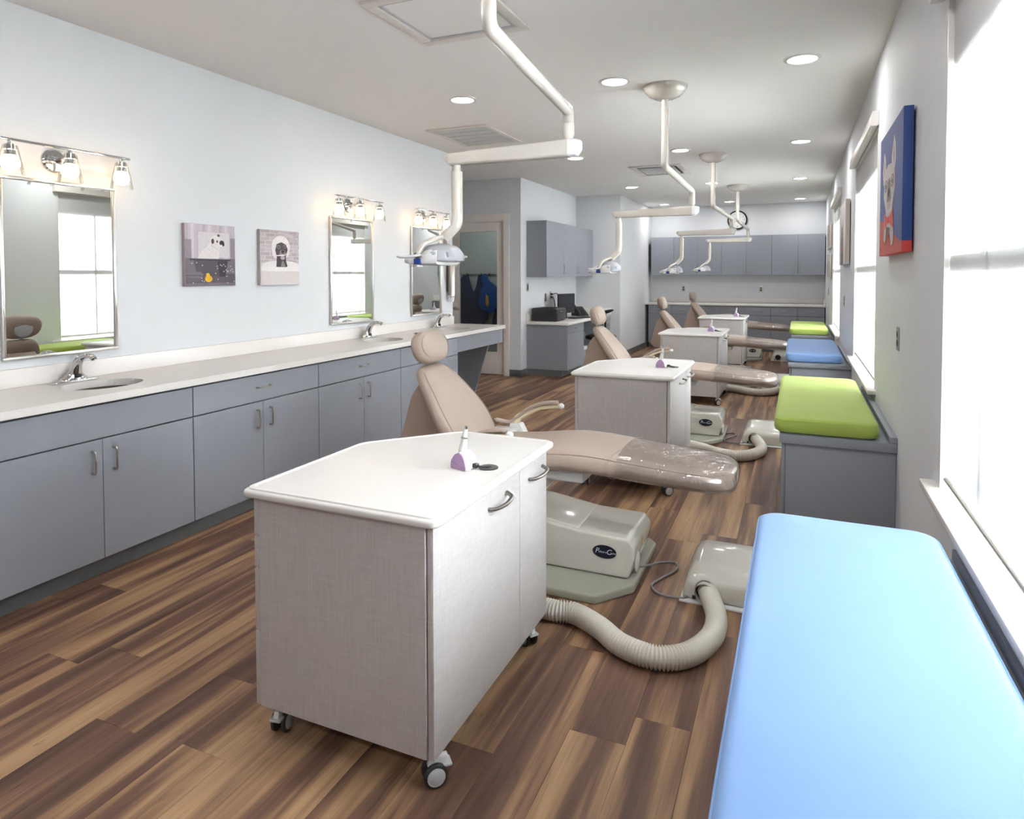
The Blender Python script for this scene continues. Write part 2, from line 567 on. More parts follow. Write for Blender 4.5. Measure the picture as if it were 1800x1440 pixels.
floor = struct('floor', B(XC - .2, XR + .3, YF - .2, YB + .2, -0.06, -0.009), mat('subfloor', '#3a2c25', 0.8, var=0.1, scale=20))
pw, pl = 0.186, 1.72
plank_mesh = None
phase = {}
for xx, yy in ((-0.40, 2.178), (-0.77, 2.503), (-0.93, 1.83), (-2.1, 1.449), (-2.47, 1.757)):
    phase[math.floor((xx + 0.49) / pw)] = yy
k0, k1 = math.floor((XC + 0.49) / pw), math.floor((XR + 0.02 + 0.49) / pw)
for k in range(k0, k1 + 1):
    xc = -0.49 + (k + 0.5) * pw
    y = phase.get(k, random.uniform(0, pl))
    y0 = y - pl * math.ceil((y - (YF - 0.05)) / pl)
    # passage and closet only need planks past the end of the left wall
    while y0 < YB + 0.1:
        if not (xc < XL - 0.1 and y0 + pl < YE - 1.8) and not (xc < XN - 0.3 and y0 > YN + 0.3):
            if plank_mesh is None:
                po = B(-pw / 2 + .0003, pw / 2 - .0003, .0003, pl - .0003, -0.009, 0).build('plank', M_WOOD, floor, bevel=0.0006, seg=1, smooth=False)
                plank_mesh = po.data
            else:
                po = bpy.data.objects.new('plank', plank_mesh); COL.objects.link(po); po.parent = floor
            po.location = (xc, y0, 0)
        y0 += pl

struct('ceiling', B(XC - .2, XR + .3, YF - .2, YB + .2, ZC, ZC + .12), M_CEIL)
wall_left = struct('wall_left', B(XL - .12, XL, YF, YE, 0, ZC), M_WALL)
struct('wall_back', B(XC, XR + .15, YB, YB + .12, 0, ZC), M_WALL)
struct('wall_front', B(XL - .12, XR + .15, YF - .12, YF, 0, ZC), M_WALL)
struct('wall_passage', B(XC - .12, XC, YE - 1.9, YN, 0, ZC), M_WALL)
struct('wall_passage_end', B(XC, XL - .12, YE - 1.9, YE - 1.78, 0, ZC), M_WALL)
# door wall with the door opening
DX0, DX1, DZ = -4.95, -3.985, 2.31
g = B(DX1, XD, YD, YD + .12, 0, ZC); g.box(XC, DX0, YD, YD + .12, 0, ZC); g.box(DX0, DX1, YD, YD + .12, DZ, ZC)
g.box(XD - .12, XD, YD + .12, YN, 0, ZC)
struct('wall_door', g, M_WALL)
struct('wall_closet_back', B(XC, XD - .12, 10.45, 10.55, 0, ZC), M_CLOSET)
g = B(XD - .12, XN, YN, YN + .12, 0, ZC); g.box(XN - .12, XN, YN + .12, YB, 0, ZC)
struct('wall_nook', g, M_WALL)

# right wall pierced by three windows
WINS = [(0.90, 2.76), (4.99, 6.85), (9.10, 10.96)]
WZ0, WZ1 = 0.735, 2.47
g = G()
edges = [YF] + [e for w in WINS for e in w] + [YB]
for i in range(0, len(edges), 2):
    g.box(XR, XR + .16, edges[i], edges[i + 1], 0, ZC)
for a, b in WINS:
    g.box(XR, XR + .16, a, b, 0, WZ0 - .029); g.box(XR, XR + .16, a, b, WZ1, ZC)
struct('wall_right', g, M_WALL)

# charcoal rubber baseboards
def baseboard(name, x0, x1, y0, y1):
    struct(name, B(x0, x1, y0, y1, 0, 0.1), M_BASE, bevel=0.003)
baseboard('baseboard_nook', XN, XN + .008, YN - .008, 13.6)
baseboard('baseboard_nook_end', -3.05, XN, YN - .008, YN)
baseboard('baseboard_door', -3.905, XD, YD - .008, YD)
baseboard('baseboard_corner', XD, XD + .008, YD - .008, 9.1)
baseboard('baseboard_right', XR - .008, XR, 5.6, 7.1)
baseboard('baseboard_right_near', XR - .008, XR, 2.38, 3.8)
baseboard('baseboard_right_far', XR - .008, XR, 8.9, 10.3)

# windows: jamb, outer frame, rails, panes, sill, roller shade with head box
XS = 0.488
for i, (a, b) in enumerate(WINS):
    w = struct('window_%d' % (i + 1), B(XR + .12, XR + .16, a, a + .05, WZ0, WZ1).box(XR + .12, XR + .16, b - .05, b, WZ0, WZ1)
               .box(XR + .027, XR + .16, a, b, 2.228, WZ1).box(XR + .12, XR + .16, a, b, WZ0, WZ0 + .05), M_TRIM, origin=(XR + .14, (a + b) / 2, WZ0))
    fx0, fx1 = 0.497, 0.517
    mid = (a + b) / 2
    B(fx0, fx1, a, b, 1.508, 1.566).build('meeting_rail', M_TRIM, w, bevel=.004)
    for yy in (a + (b - a) / 4, mid, b - (b - a) / 4):
        B(fx0, fx0 + .004, yy - .013, yy + .013, WZ0 + .05, 2.228).build('mullion', M_TRIM, w, bevel=.001, seg=1)
    B(XR, XR + .12, a - .001, a + .012, WZ0, WZ1).box(XR, XR + .12, b - .012, b + .001, WZ0, WZ1).box(XR, XR + .12, a, b, WZ1 - .012, WZ1).build('jamb', M_TRIM, w)
    for ya, yb_ in ((a + .05, mid), (mid, b - .05)):
        for za, zb in ((WZ0 + .05, 1.535), (1.535, 2.228)):
            B(.612, .616, ya, yb_, za, zb).build('pane', M_WING, w, smooth=False)
    s = B(XR - .048, XR + .12, a - .10, b + .10, WZ0 - .028, WZ0).build('window_sill', M_TRIM, None, bevel=.004, kind='structure')
    s.name = 'trim_%d' % (i + 1)
    sh = thing('roller_shade', (XS, mid, WZ1),
               ('white roller shade over the tall window nearest the viewer, beside the blue cushion',
                'white roller shade over the middle window, just past the blue and red dog canvas',
                'white roller shade over the window farthest from the viewer')[i], 'window shade', 'roller shades')
    B(XS - .0006, XS + .0006, a + .014, b - .014, WZ0 + .035, WZ1 - .013).build('shade_fabric', M_SHADE, sh, smooth=False)
    G().tube([(XS, a + .018, WZ0 + .035), (XS, b - .018, WZ0 + .035)], .008, 12).build('hem_bar', M_NICKEL, sh)
    G().ext(round_poly([(XR - .052, WZ1), (XR - .001, WZ1), (XR - .001, WZ1 + .095), (XR - .04, WZ1 + .095)], .010), 'y', a - .05, b + .05).build('head_box', M_TRIM, sh, angle=30)

# ------------------------------------------------------------------ passage door and its closet
cs = .085
g = B(DX1 - .005, DX1 + cs, YD - .018, YD, 0, DZ + cs).box(DX0 - cs, DX0 + .005, YD - .018, YD, 0, DZ + cs).box(DX0, DX1, YD - .018, YD, DZ - .005, DZ + cs)
g.box(DX1 - .025, DX1, YD, YD + .12, 0, DZ).box(DX0, DX0 + .025, YD, YD + .12, 0, DZ).box(DX0, DX1, YD, YD + .12, DZ - .025, DZ)
struct('trim_door', g, M_DOOR, bevel=.003)
gx0, gx1, gz0, gz1 = -4.75, -4.115, .34, 2.14
d = struct('door_1', B(DX0 + .028, gx0, YD + .03, YD + .075, .012, DZ - .03).box(gx1, DX1 - .028, YD + .03, YD + .075, .012, DZ - .03)
           .box(gx0, gx1, YD + .03, YD + .075, .012, gz0).box(gx0, gx1, YD + .03, YD + .075, gz1, DZ - .03), M_DOOR, bevel=.003, origin=(DX0, YD + .05, 0))
B(gx0, gx1, YD + .05, YD + .056, gz0, gz1).build('pane', M_DOORG, d, smooth=False)
G().lathe([(.026, 0), (.028, .004), (.026, .012), (.011, .014), (.011, .045)], (-4.83, YD + .03, .98), 16, 'y').xf(Matrix.Translation((0, 0, 0))).build('handle_rose', M_NICKEL, d)
G().tube(fillet([(-4.83, YD + .03, .98), (-4.83, YD - .02, .98), (-4.73, YD - .02, .975)], .02), .009, 10).build('lever_handle', M_NICKEL, d)

rail = thing('hook_rail', (-5.0, 10.44, 1.50), 'thin metal hook rail on the closet wall behind the glass door', 'hook rail')
B(-5.55, -4.35, 10.425, 10.45, 1.50, 1.515).build('rail', M_NICKEL, rail, bevel=.003)
for hx in (-5.36, -5.08, -4.93, -4.74, -4.5):
    G().tube(fillet([(hx, 10.44, 1.50), (hx, 10.39, 1.49), (hx, 10.37, 1.53)], .02), .007, 8).build('hook', M_BLACK, rail)

def apron(name, outline, m, yc, label, extra=()):
    t = thing(name, (sum(p[0] for p in outline) / len(outline), yc, min(p[1] for p in outline)), label, 'apron', 'lead aprons')
    gg = G().ext(round_poly(outline, .012, 3), 'y', yc - .022, yc + .022)
    gg.build('panel', m, t, bevel=.012, seg=3)
    for nm, ol, mm, dy in extra:
        G().ext(round_poly(ol, .01, 3), 'y', yc - .03 - dy, yc - .012 - dy).build(nm, mm, t, bevel=.005)
    return t
apron('lead_apron', [(-5.42, 1.50), (-5.34, 1.49), (-5.27, 1.26), (-5.22, 1.18), (-5.17, 1.30), (-5.13, 1.49), (-5.06, 1.50), (-5.0, 1.38), (-5.03, 1.2), (-5.1, 1.1), (-4.96, .95), (-4.96, .72), (-5.06, .60), (-5.5, .62), (-5.5, 1.4)],
      M_APRON, 10.37, 'dark navy lead apron with shoulder straps hanging left behind the door glass')
apron('lead_apron', [(-5.040, 1.50), (-4.980, 1.52), (-4.920, 1.40), (-4.780, 1.30), (-4.720, 1.15), (-4.760, .95), (-4.860, .83), (-5.060, .9), (-5.140, 1.05), (-5.100, 1.2), (-5.020, 1.28), (-5.060, 1.4)],
      M_APRONB, 10.33, 'bright blue lead apron with an amber patch, hung behind the door glass',
      (('amber_patch', [(-4.960, 1.16), (-4.920, 1.12), (-4.905, 1.02), (-4.920, .94), (-4.965, .98)], M_ORANGE, .004),
       ('black_binding', [(-5.140, 1.04), (-5.100, 1.2), (-5.060, 1.24), (-5.120, 1.02)], M_BLACK, -.002)))
apron('lead_apron', [(-4.76, 1.46), (-4.68, 1.44), (-4.58, 1.2), (-4.55, .8), (-4.66, .5), (-4.92, .42), (-4.86, .8), (-4.76, 1.1)],
      M_APRON, 10.41, 'dark navy lead apron half hidden behind the bright blue one')

# ------------------------------------------------------------------ vanity run along the left wall
def bar_pull(parent, p, axis, out, half=.05, r=.005, proj=.028):
    """D-shaped bar pull centred on p, running along axis, standing off along out"""
    p, axis, out = Vector(p), Vector(axis), Vector(out)
    pts = fillet([p - axis * half, p - axis * half + out * proj, p + axis * half + out * proj, p + axis * half], .012, 5)
    return G().tube(pts, r, 8).build('handle', M_NICKEL, parent)

XF = -3.15
def vanity_unit(y0, y1, label, drawer_handle):
    t = thing('vanity_cabinet', ((XL + XF) / 2, (y0 + y1) / 2, 0), label, 'cabinet', 'vanity base cabinets')
    B(XL + .002, XF - .022, y0 + .001, y0 + .019, .095, .868).box(XL + .002, XF - .022, y1 - .019, y1 - .001, .095, .868).box(XL + .002, XF - .022, y0 + .019, y1 - .019, .095, .113).box(XL + .002, XL + .014, y0 + .019, y1 - .019, .113, .868).box(XF - .04, XF - .022, y0 + .019, y1 - .019, .68, .705).box(XF - .04, XF - .022, y0 + .019, y1 - .019, .855, .868).build('body', M_CABIN, t)
    ym = (y0 + y1) / 2
    d = B(XF - .02, XF, y0 + .002, y1 - .002, .697, .862).build('drawer_front' if drawer_handle else 'panel', M_CAB, t, bevel=.0015, seg=1)
    if drawer_handle:
        bar_pull(d, (XF, ym, .785), (0, 1, 0), (1, 0, 0), .055)
    for a, b, hy in ((y0 + .002, ym - .0015, ym - .055), (ym + .0015, y1 - .002, ym + .055)):
        dd = B(XF - .02, XF, a, b, .095, .690).build('door', M_CAB, t, bevel=.0015, seg=1)
        bar_pull(dd, (XF, hy, .585), (0, 0, 1), (1, 0, 0), .055)
    B(XL + .05, -3.2, y0, y1, 0, .095).build('toe_kick', M_BASE, t)
    return t
vanity_unit(.565, 1.634, 'grey vanity base cabinet just outside the left edge of the view', False)
vanity_unit(1.636, 2.703, 'grey two-door vanity cabinet with a plain panel, under the nearest sink', False)
vanity_unit(2.705, 3.774, 'grey two-door vanity cabinet with a drawer, directly right of the nearest sink cabinet', True)
vanity_unit(3.776, 4.842, 'grey two-door vanity cabinet with a drawer, partly behind the nearest cart', True)
vanity_unit(4.844, 5.886, 'grey vanity cabinet behind the nearest chair headrest, next to the open knee space', False)

kn = thing('knee_space_panel', (-3.45, 6.4, 0), 'grey apron and slanted support panel under the far end of the vanity counter', 'panel')
B(XF - .02, XF, 5.888, 6.985, .715, .868).build('apron_board', M_CAB, kn, bevel=.0015, seg=1)
G().ext([(XL + .02, .05), (-3.45, .05), (-3.17, .71), (-3.17, .868), (XL + .02, .868)], 'y', 5.89, 5.91).build('support_panel', M_CAB, kn, bevel=.0015, seg=1)
G().ext([(XL + .02, .05), (-3.45, .05), (-3.24, .71), (-3.24, .868), (XL + .02, .868)], 'y', 6.80, 6.82).build('support_panel', M_CAB, kn, bevel=.0015, seg=1)
for zz in (.66,):
    G().lathe([(.006, 0), (.006, .004), (.003, .005)], (-3.26, 5.884, zz), 10, 'y').build('screw_cap', M_NICKEL, kn)

# one continuous quartz counter with sink and waste openings
def ellipse(cx, cy, rx, ry, n=40):
    return [(cx + rx * math.cos(2 * math.pi * k / n), cy + ry * math.sin(2 * math.pi * k / n)) for k in range(n)]
SINKS = [1.06, 2.37, 4.99, 6.32]
WASTE = [1.73, 5.66]
HOLES = [ellipse(-3.43, y, .165, .205) for y in SINKS] + [ellipse(-3.42, y, .085, .085, 28) for y in WASTE]
def slab_with_holes(name, x0, x1, y0, y1, z0, z1, holes, m, parent):
    bm = bmesh.new()
    outer = [(x0, y0), (x1, y0), (x1, y1), (x0, y1)]
    for z in (z1,):
        es = []
        for loop in [outer] + holes:
            vs = [bm.verts.new((p[0], p[1], z)) for p in loop]
            es += [bm.edges.new((vs[i], vs[(i + 1) % len(vs)])) for i in range(len(vs))]
        bmesh.ops.triangle_fill(bm, use_beauty=True, edges=es, normal=(0, 0, 1))
    for loop in [outer] + holes:
        t = [bm.verts.new((p[0], p[1], z1)) for p in loop]; b = [bm.verts.new((p[0], p[1], z0)) for p in loop]
        for i in range(len(t)):
            j = (i + 1) % len(t)
            bm.faces.new((b[i], b[j], t[j], t[i]))
    bm.faces.new([bm.verts.new((p[0], p[1], z0 + .0005)) for p in outer]) if not holes else None
    bmesh.ops.remove_doubles(bm, verts=bm.verts, dist=1e-6)
    bmesh.ops.recalc_face_normals(bm, faces=bm.faces)
    base = parent.location
    bmesh.ops.translate(bm, verts=bm.verts, vec=-base)
    me = bpy.data.meshes.new(name); bm.to_mesh(me); bm.free(); me.materials.append(m)
    o = bpy.data.objects.new(name, me); COL.objects.link(o); o.parent = parent
    return o
ct = thing('vanity_counter', (-3.43, 3.75, .875), 'long white quartz vanity counter with backsplash along the mirror wall', 'counter')
slab_with_holes('countertop', XL + .001, -3.12, .52, 7.0, .877, .915, HOLES, M_QUARTZ, ct)
B(XL + .001, XL + .02, .52, YE, .9155, 1.012).build('backsplash', M_QUARTZ, ct, bevel=.002)

def bowl(name, y, rx, ry, depth, label, cat, group):
    t = thing(name, (-3.43, y, .877 - depth), label, cat, group)
    rings = []
    for j in range(9):
        a = j / 8 * math.pi / 2
        kx = math.cos(a) ** .55
        rings.append([Vector((-3.43 + p[0], y + p[1], .8765 - depth * math.sin(a))) for p in ellipse(0, 0, max(rx * kx, .02), max(ry * kx, .02), 40)])
    G().loft(rings, caps=False).add(rings[-1], [tuple(range(40))]).build('basin', M_STEEL, t)
    G().lathe([(.025, 0), (.022, .004), (.012, .002)], (-3.43, y, .8775 - depth), 16).build('drain', M_CHROME, t)
    return t
for y, lb in zip(SINKS, ('oval stainless sink just outside the left edge of the view',
                         'oval stainless sink under the nearest mirror', 'oval stainless sink under the middle mirror',
                         'oval stainless sink at the far end of the vanity counter')):
    bowl('sink', y, .168, .208, .14, lb, 'sink', 'vanity sinks')
for y, lb in zip(WASTE, ('round steel waste chute in the counter at the left edge', 'round steel waste chute between the two far sinks')):
    t = thing('waste_chute', (-3.42, y, .70), lb, 'waste chute', 'counter waste chutes')
    G().lathe([(.083, .70), (.083, .914), (.094, .917), (.094, .919), (.080, .919), (.080, .70)], (-3.42, y, 0), 28, caps=False).build('ring', M_STEEL, t)
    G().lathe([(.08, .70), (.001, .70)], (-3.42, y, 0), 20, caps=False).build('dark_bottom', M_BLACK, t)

def faucet(y, label):
    t = thing('faucet', (-3.67, y, .915), label, 'faucet', 'vanity faucets')
    G().ext(rrect(-3.672, y - .01, .032, .135, .03), 'z', .915, .923).build('base_plate', M_CHROME, t, bevel=.003)
    rings = []
    prof = [(-3.685, .922, .036, .085), (-3.683, .94, .030, .058), (-3.676, .965, .026, .036), (-3.663, 1.0, .024, .028), (-3.642, 1.03, .021, .025), (-3.61, 1.052, .017, .023), (-3.57, 1.060, .014, .021), (-3.54, 1.058, .013, .020), (-3.52, 1.050, .012, .019), (-3.513, 1.045, .008, .014)]
    cx = [Vector((p[0], 0, p[1])) for p in prof]
    for i, (x, z, a, b) in enumerate(prof):
        tn = (cx[min(i + 1, len(cx) - 1)] - cx[max(i - 1, 0)]).normalized()
        nr = Vector((tn.z, 0, -tn.x))
        rings.append([Vector((x, y, z)) + nr * a * math.cos(2 * math.pi * k / 18) + Vector((0, 1, 0)) * b * math.sin(2 * math.pi * k / 18) for k in range(18)])
    G().loft(rings).build('spout', M_CHROME, t, angle=60)
    G().ell((-3.648, y, .945), (.008, .020, .012), 12, 8).build('sensor_window', M_BLACK, t)
    G().lathe([(.008, 0), (.008, .012), (.005, .012)], (-3.528, y, 1.034), 12).build('aerator', M_NICKEL, t)
faucet(1.075, 'chrome sensor faucet at the sink just outside the left edge of the view')
faucet(2.385, 'chrome sensor faucet under the nearest mirror')
faucet(5.10, 'chrome sensor faucet under the middle mirror')
faucet(6.40, 'chrome sensor faucet under the far mirror, near the counter end')

# mirrors and the three-bulb fixtures above them
def mirror(y0, y1, label):
    z0, z1 = 1.058, 2.015
    t = thing('framed_mirror', (XL, (y0 + y1) / 2, z0), label, 'mirror', 'framed vanity mirrors')
    B(XL + .001, XL + .012, y0 + .012, y1 - .012, z0 + .012, z1 - .012).build('mirror_glass', M_MIRROR, t, smooth=False)
    for a in ((y0, y1, z0, z0 + .018), (y0, y1, z1 - .018, z1), (y0, y0 + .018, z0 + .018, z1 - .018), (y1 - .018, y1, z0 + .018, z1 - .018)):
        B(XL + .001, XL + .022, *a).build('frame_rail', M_FRAME, t, bevel=.004)
mirror(2.055, 2.68, 'large framed mirror at the left edge, nearest the viewer')
mirror(4.645, 5.275, 'framed mirror between the dog canvases and the far mirror')
mirror(5.955, 6.585, 'framed mirror farthest along the wall, partly behind the exam light head')

def vanity_light(yc, label):
    t = thing('vanity_light', (XL, yc, 2.05), label, 'wall light', 'three-bulb vanity lights')
    x = -3.61
    G().lathe([(.064, 0), (.064, .008), (.056, .018), (.02, .024), (.001, .024)], (XL, yc, 2.125), 28, 'x').build('back_plate', M_CHROME, t)
    G().tube(fillet([(XL + .02, yc, 2.125), (x, yc, 2.13), (x, yc, 2.178)], .03), .012, 10).build('arm', M_CHROME, t)
    B(x - .012, x + .012, yc - .345, yc + .345, 2.172, 2.184).build('bar', M_CHROME, t, bevel=.002)
    for dy in (-.295, 0, .295):
        y = yc + dy
        G().lathe([(.010, 2.172), (.010, 2.158), (.026, 2.154), (.028, 2.128), (.024, 2.124), (.024, 2.10), (.012, 2.098)], (x, y, 0), 20).build('socket', M_CHROME, t)
        sh = G().lathe([(.032, 2.150), (.034, 2.140), (.048, 2.07), (.060, 2.002)], (x, y, 0), 28, caps=False).build('glass_shade', M_CLEAR, t)
        bl = G().lathe([(.002, 2.020), (.018, 2.023), (.032, 2.033), (.041, 2.050), (.042, 2.066), (.036, 2.084), (.024, 2.098), (.014, 2.106), (.013, 2.115)], (x, y, 0), 22).build('bulb', M_BULB, t)
vanity_light(2.34, 'chrome three-bulb light bar above the nearest mirror')
vanity_light(4.91, 'chrome three-bulb light bar above the middle mirror')
vanity_light(6.20, 'chrome three-bulb light bar above the far mirror')

cd = thing('cup_dispenser', (-3.70, 6.76, 1.19), 'tall stainless paper-cup dispenser at the end of the mirror wall', 'cup dispenser')
G().lathe([(.038, 1.26), (.042, 1.262), (.042, 1.66), (.038, 1.67), (.001, 1.672)], (-3.695, 6.76, 0), 24).build('tube', M_NICKEL, cd)
B(XL, -3.715, 6.735, 6.785, 1.30, 1.62).build('wall_bracket', M_STEEL, cd)
G().lathe([(.026, 1.185), (.036, 1.262), (.034, 1.262), (.024, 1.19), (.001, 1.19)], (-3.695, 6.76, 0), 20, caps=False).build('paper_cup', M_WHITEP, cd)
gg = G()
for k in range(14):
    a = k * 2.4; h = 1.195 + .06 * ((k * .37) % 1)
    rr = .026 + (h - 1.185) / .077 * .010 + .0006
    gg.ell((-3.695 + rr * math.cos(a), 6.76 + rr * math.sin(a), h), (.004, .004, .004), 6, 4)
gg.build('cup_dots', M_BLUEP, cd)

# ------------------------------------------------------------------ canvas prints
def print_patch(parent, frame, shapes, name='print'):
    """flat print: each patch is a thin polygon laid on the canvas; frame maps (u,v,layer) to the scene"""
    q = parent
    while q.parent is not None:
        q = q.parent
    vs, fs, cols = [], [], []
    for i, (poly, c) in enumerate(shapes):
        o = len(vs)
        vs += [frame(p[0], p[1], .0006 + i * .00012) - q.location for p in poly]
        fs.append(tuple(range(o, o + len(poly))))
        cols.append(lin(c))
    me = bpy.data.meshes.new(name)
    me.from_pydata(vs, [], fs); me.update()
    ca = me.color_attributes.new('ink', 'FLOAT_COLOR', 'CORNER')
    for p in me.polygons:
        for li in p.loop_indices:
            ca.data[li].color = cols[p.index] + (1,)
    me.materials.append(M_PRINT)
    o = bpy.data.objects.new(name, me); COL.objects.link(o); o.parent = parent
    return o
def el(cx, cy, rx, ry, n=20, rot=0):
    out = []
    for k in range(n):
        a = 2 * math.pi * k / n
        x, y = rx * math.cos(a), ry * math.sin(a)
        out.append((cx + x * math.cos(rot) - y * math.sin(rot), cy + x * math.sin(rot) + y * math.cos(rot)))
    return out
def rc(x0, y0, x1, y1):
    return [(x0, y0), (x1, y0), (x1, y1), (x0, y1)]

def left_canvas(y0, y1, z0, z1, side, label, shapes):
    t = thing('canvas_print', (XL, (y0 + y1) / 2, z0), label, 'picture', 'canvas prints on the mirror wall')
    B(XL + .001, XL + .028, y0, y1, z0, z1).build('canvas', side, t, bevel=.003)
    print_patch(t, lambda u, v, l: Vector((XL + .028 + l, y0 + (y1 - y0) * (.005 + .99 * u), z0 + (z1 - z0) * (.005 + .99 * v))), shapes)
rnd = random.Random(3)
sh = [(rc(0, 0, 1, 1), '#c9bfc8')]
for k in range(9):
    x = k / 9
    sh.append((rc(x, .42, x + .06, 1), ('#b9aeb9', '#d6ced5', '#c3b8c2')[k % 3]))
sh += [(rc(.25, .47, .88, .88), '#d9d2d8'), (rc(0, .40, .12, .75), '#9a8f9b'), (rc(.9, .40, 1, .8), '#988d99'), (rc(0, 0, 1, .45), '#77707a'), (rc(0, 0, 1, .20), '#5f5862'), (rc(0, 0, 1, .05), '#78707a'),
       ([(.22, .43), (.30, .55), (.40, .63), (.47, .70), (.50, .79), (.57, .84), (.66, .82), (.74, .76), (.76, .70), (.68, .64), (.67, .53), (.65, .43)], '#e6dfe0'),
       ([(.36, .58), (.52, .48), (.53, .47), (.38, .56)], '#cfc5c8'), ([(.42, .62), (.60, .52), (.61, .51), (.44, .60)], '#cfc5c8'), ([(.50, .68), (.64, .60), (.65, .585), (.51, .66)], '#c9bfc2'),
       (el(.535, .735, .03, .045), '#4a3f45'), (el(.655, .835, .028, .022), '#574c52'), (el(.625, .735, .016, .022), '#3a3036'), (el(.72, .715, .05, .042), '#3b3238'), (el(.745, .69, .03, .03), '#2d262b'), (el(.705, .665, .03, .016, rot=.5), '#f2eeee'),
       (rc(.08, .415, .90, .445), '#3d363e'), (rc(.10, .437, .88, .447), '#8b828b'), ([(.15, .415), (.84, .415), (.78, .15), (.22, .15)], '#5a515b'), ([(.62, .415), (.84, .415), (.78, .15), (.66, .15)], '#3c353e'),
       ([(0, .10), (.30, .13), (.34, .19), (.28, .23), (0, .22)], '#7b737c'), (rc(0, .165, .30, .175), '#4b444c'), ([(.0, .06), (.24, .07), (.30, .12), (0, .14)], '#6d656e'),
       (el(.44, .115, .075, .055), '#e8b423'), (el(.425, .175, .038, .037), '#efc030'), ([(.36, .165), (.40, .18), (.40, .155)], '#d9772a')]
for k in range(26):
    sh.append((el(rnd.choice((.16, .3, .62, .72, .84, .9)) + rnd.uniform(-.06, .06), rnd.uniform(.04, .38), .012, .009, 7), '#d9d3da'))
left_canvas(3.15, 3.575, 1.424, 1.846, mat('canvas_edge_mauve', '#a89da6', .7, var=.15, scale=12), 'canvas print of a white dog in a dark bathtub with a yellow duck', sh)
sh = [(rc(0, 0, 1, 1), '#ddd5d7')]
for r in range(9):
    v0 = .40 + r * .068
    off = -.12 if r % 2 else 0
    for k in range(6):
        x0, x1 = max(0, off + k * .24 + .008), min(1, off + (k + 1) * .24 - .008)
        if x1 > x0 and v0 < .99:
            sh.append((rc(x0, v0 + .004, x1, min(v0 + .062, .998)), ('#c3b8bb', '#cbc1c4', '#bbaeb3')[(r + k) % 3]))
sh += [(el(.52, .36, .48, .09), '#e9e4e4'), (rc(0, .0, 1, .33), '#ddd6d6'), (rc(0, .25, 1, .34), '#ece8e8'),
       (el(.51, .70, .245, .21, 26), '#ece7e8'), (el(.38, .62, .10, .14), '#e6e0e1'), (el(.66, .64, .08, .13), '#e6e0e1'),
       ([(.385, .33), (.40, .52), (.36, .64), (.40, .75), (.52, .79), (.64, .75), (.69, .66), (.64, .54), (.64, .44), (.68, .35), (.66, .33)], '#4f474d'),
       (el(.45, .70, .05, .04), '#7b7278'), (el(.60, .71, .045, .04), '#7b7278'), (el(.45, .695, .016, .014), '#2a2429'), (el(.59, .70, .016, .014), '#2a2429'),
       (el(.55, .585, .085, .07), '#877d83'), (el(.555, .615, .04, .03), '#39323a'), (el(.55, .50, .06, .035), '#b8afb3'), (el(.50, .545, .13, .012, rot=.05), '#f0ecec'), (rc(.62, .565, .78, .578), '#e9e4e6'), ([(.50, .34), (.53, .44), (.57, .45), (.62, .34)], '#8b8287')]
left_canvas(3.815, 4.235, 1.421, 1.846, mat('canvas_edge_grey', '#b6aeb0', .7, var=.06, scale=12), 'canvas print of a dark dog in a white shower cap against bricks', sh)

# ------------------------------------------------------------------ ceiling: downlights, grilles, hatch
ROWX = (-2.50, -1.25, 0.005)
ROWY = (-1.09, 1.84, 4.77, 7.70, 10.63, 13.50)
yn = {4.77: 'in the first visible row', 7.70: 'in the second visible row', 10.63: 'in the third visible row', 13.50: 'in the row before the back wall', 1.84: 'in the row above the nearest cart', -1.09: 'in the row behind the viewer'}
xn = {-2.50: 'on the mirror-wall side', -1.25: 'in the middle', 0.005: 'on the window side'}
for y in ROWY:
    for x in ROWX:
        t = thing('downlight', (x, y, ZC), 'round recessed downlight %s, %s' % (xn[x], yn[y]), 'ceiling light', 'recessed downlights')
        G().lathe([(.115, ZC - .0005), (.113, ZC - .006), (.092, ZC - .009), (.088, ZC - .002)], (x, y, 0), 32, caps=False).build('trim_ring', M_WHITEP, t)
        G().lathe([(.088, ZC - .003), (.001, ZC - .003)], (x, y, 0), 32, caps=False).build('lens', M_DIFF, t)
        ld = bpy.data.lights.new('downlight_lamp', 'AREA')
        ld.shape = 'DISK'; ld.size = .17; ld.energy = DOWNLIGHT_W; ld.color = (1.0, 0.985, 0.965)
        lo = bpy.data.objects.new('lamp', ld); COL.objects.link(lo); lo.parent = t
        lo.location = (0, 0, -.012)

v1 = thing('return_grille', (-3.03, 6.05, ZC), 'square white ceiling grille with five perforated bands near the mirror wall', 'ceiling vent')
x0, x1, y0, y1 = -3.36, -2.70, 5.62, 6.49
z = ZC
for a in ((x0, x1, y0, y0 + .05), (x0, x1, y1 - .05, y1), (x0, x0 + .05, y0 + .05, y1 - .05), (x1 - .05, x1, y0 + .05, y1 - .05)):
    B(*a, z - .012, z - .0005).build('frame_rail', M_TRIM, v1, bevel=.004)
M_PERF = mat('perforated_steel', '#cfd2d4', .5, var=.3, scale=140)
for k in range(5):
    ya = y0 + .055 + k * .153
    B(x0 + .052, x1 - .052, ya, ya + .135, z - .010, z - .004).build('band', M_PERF, v1, bevel=.002)
B(x0 + .04, x1 - .04, y0 + .04, y1 - .04, z - .003, z - .0008).build('backing', M_DGREY, v1)

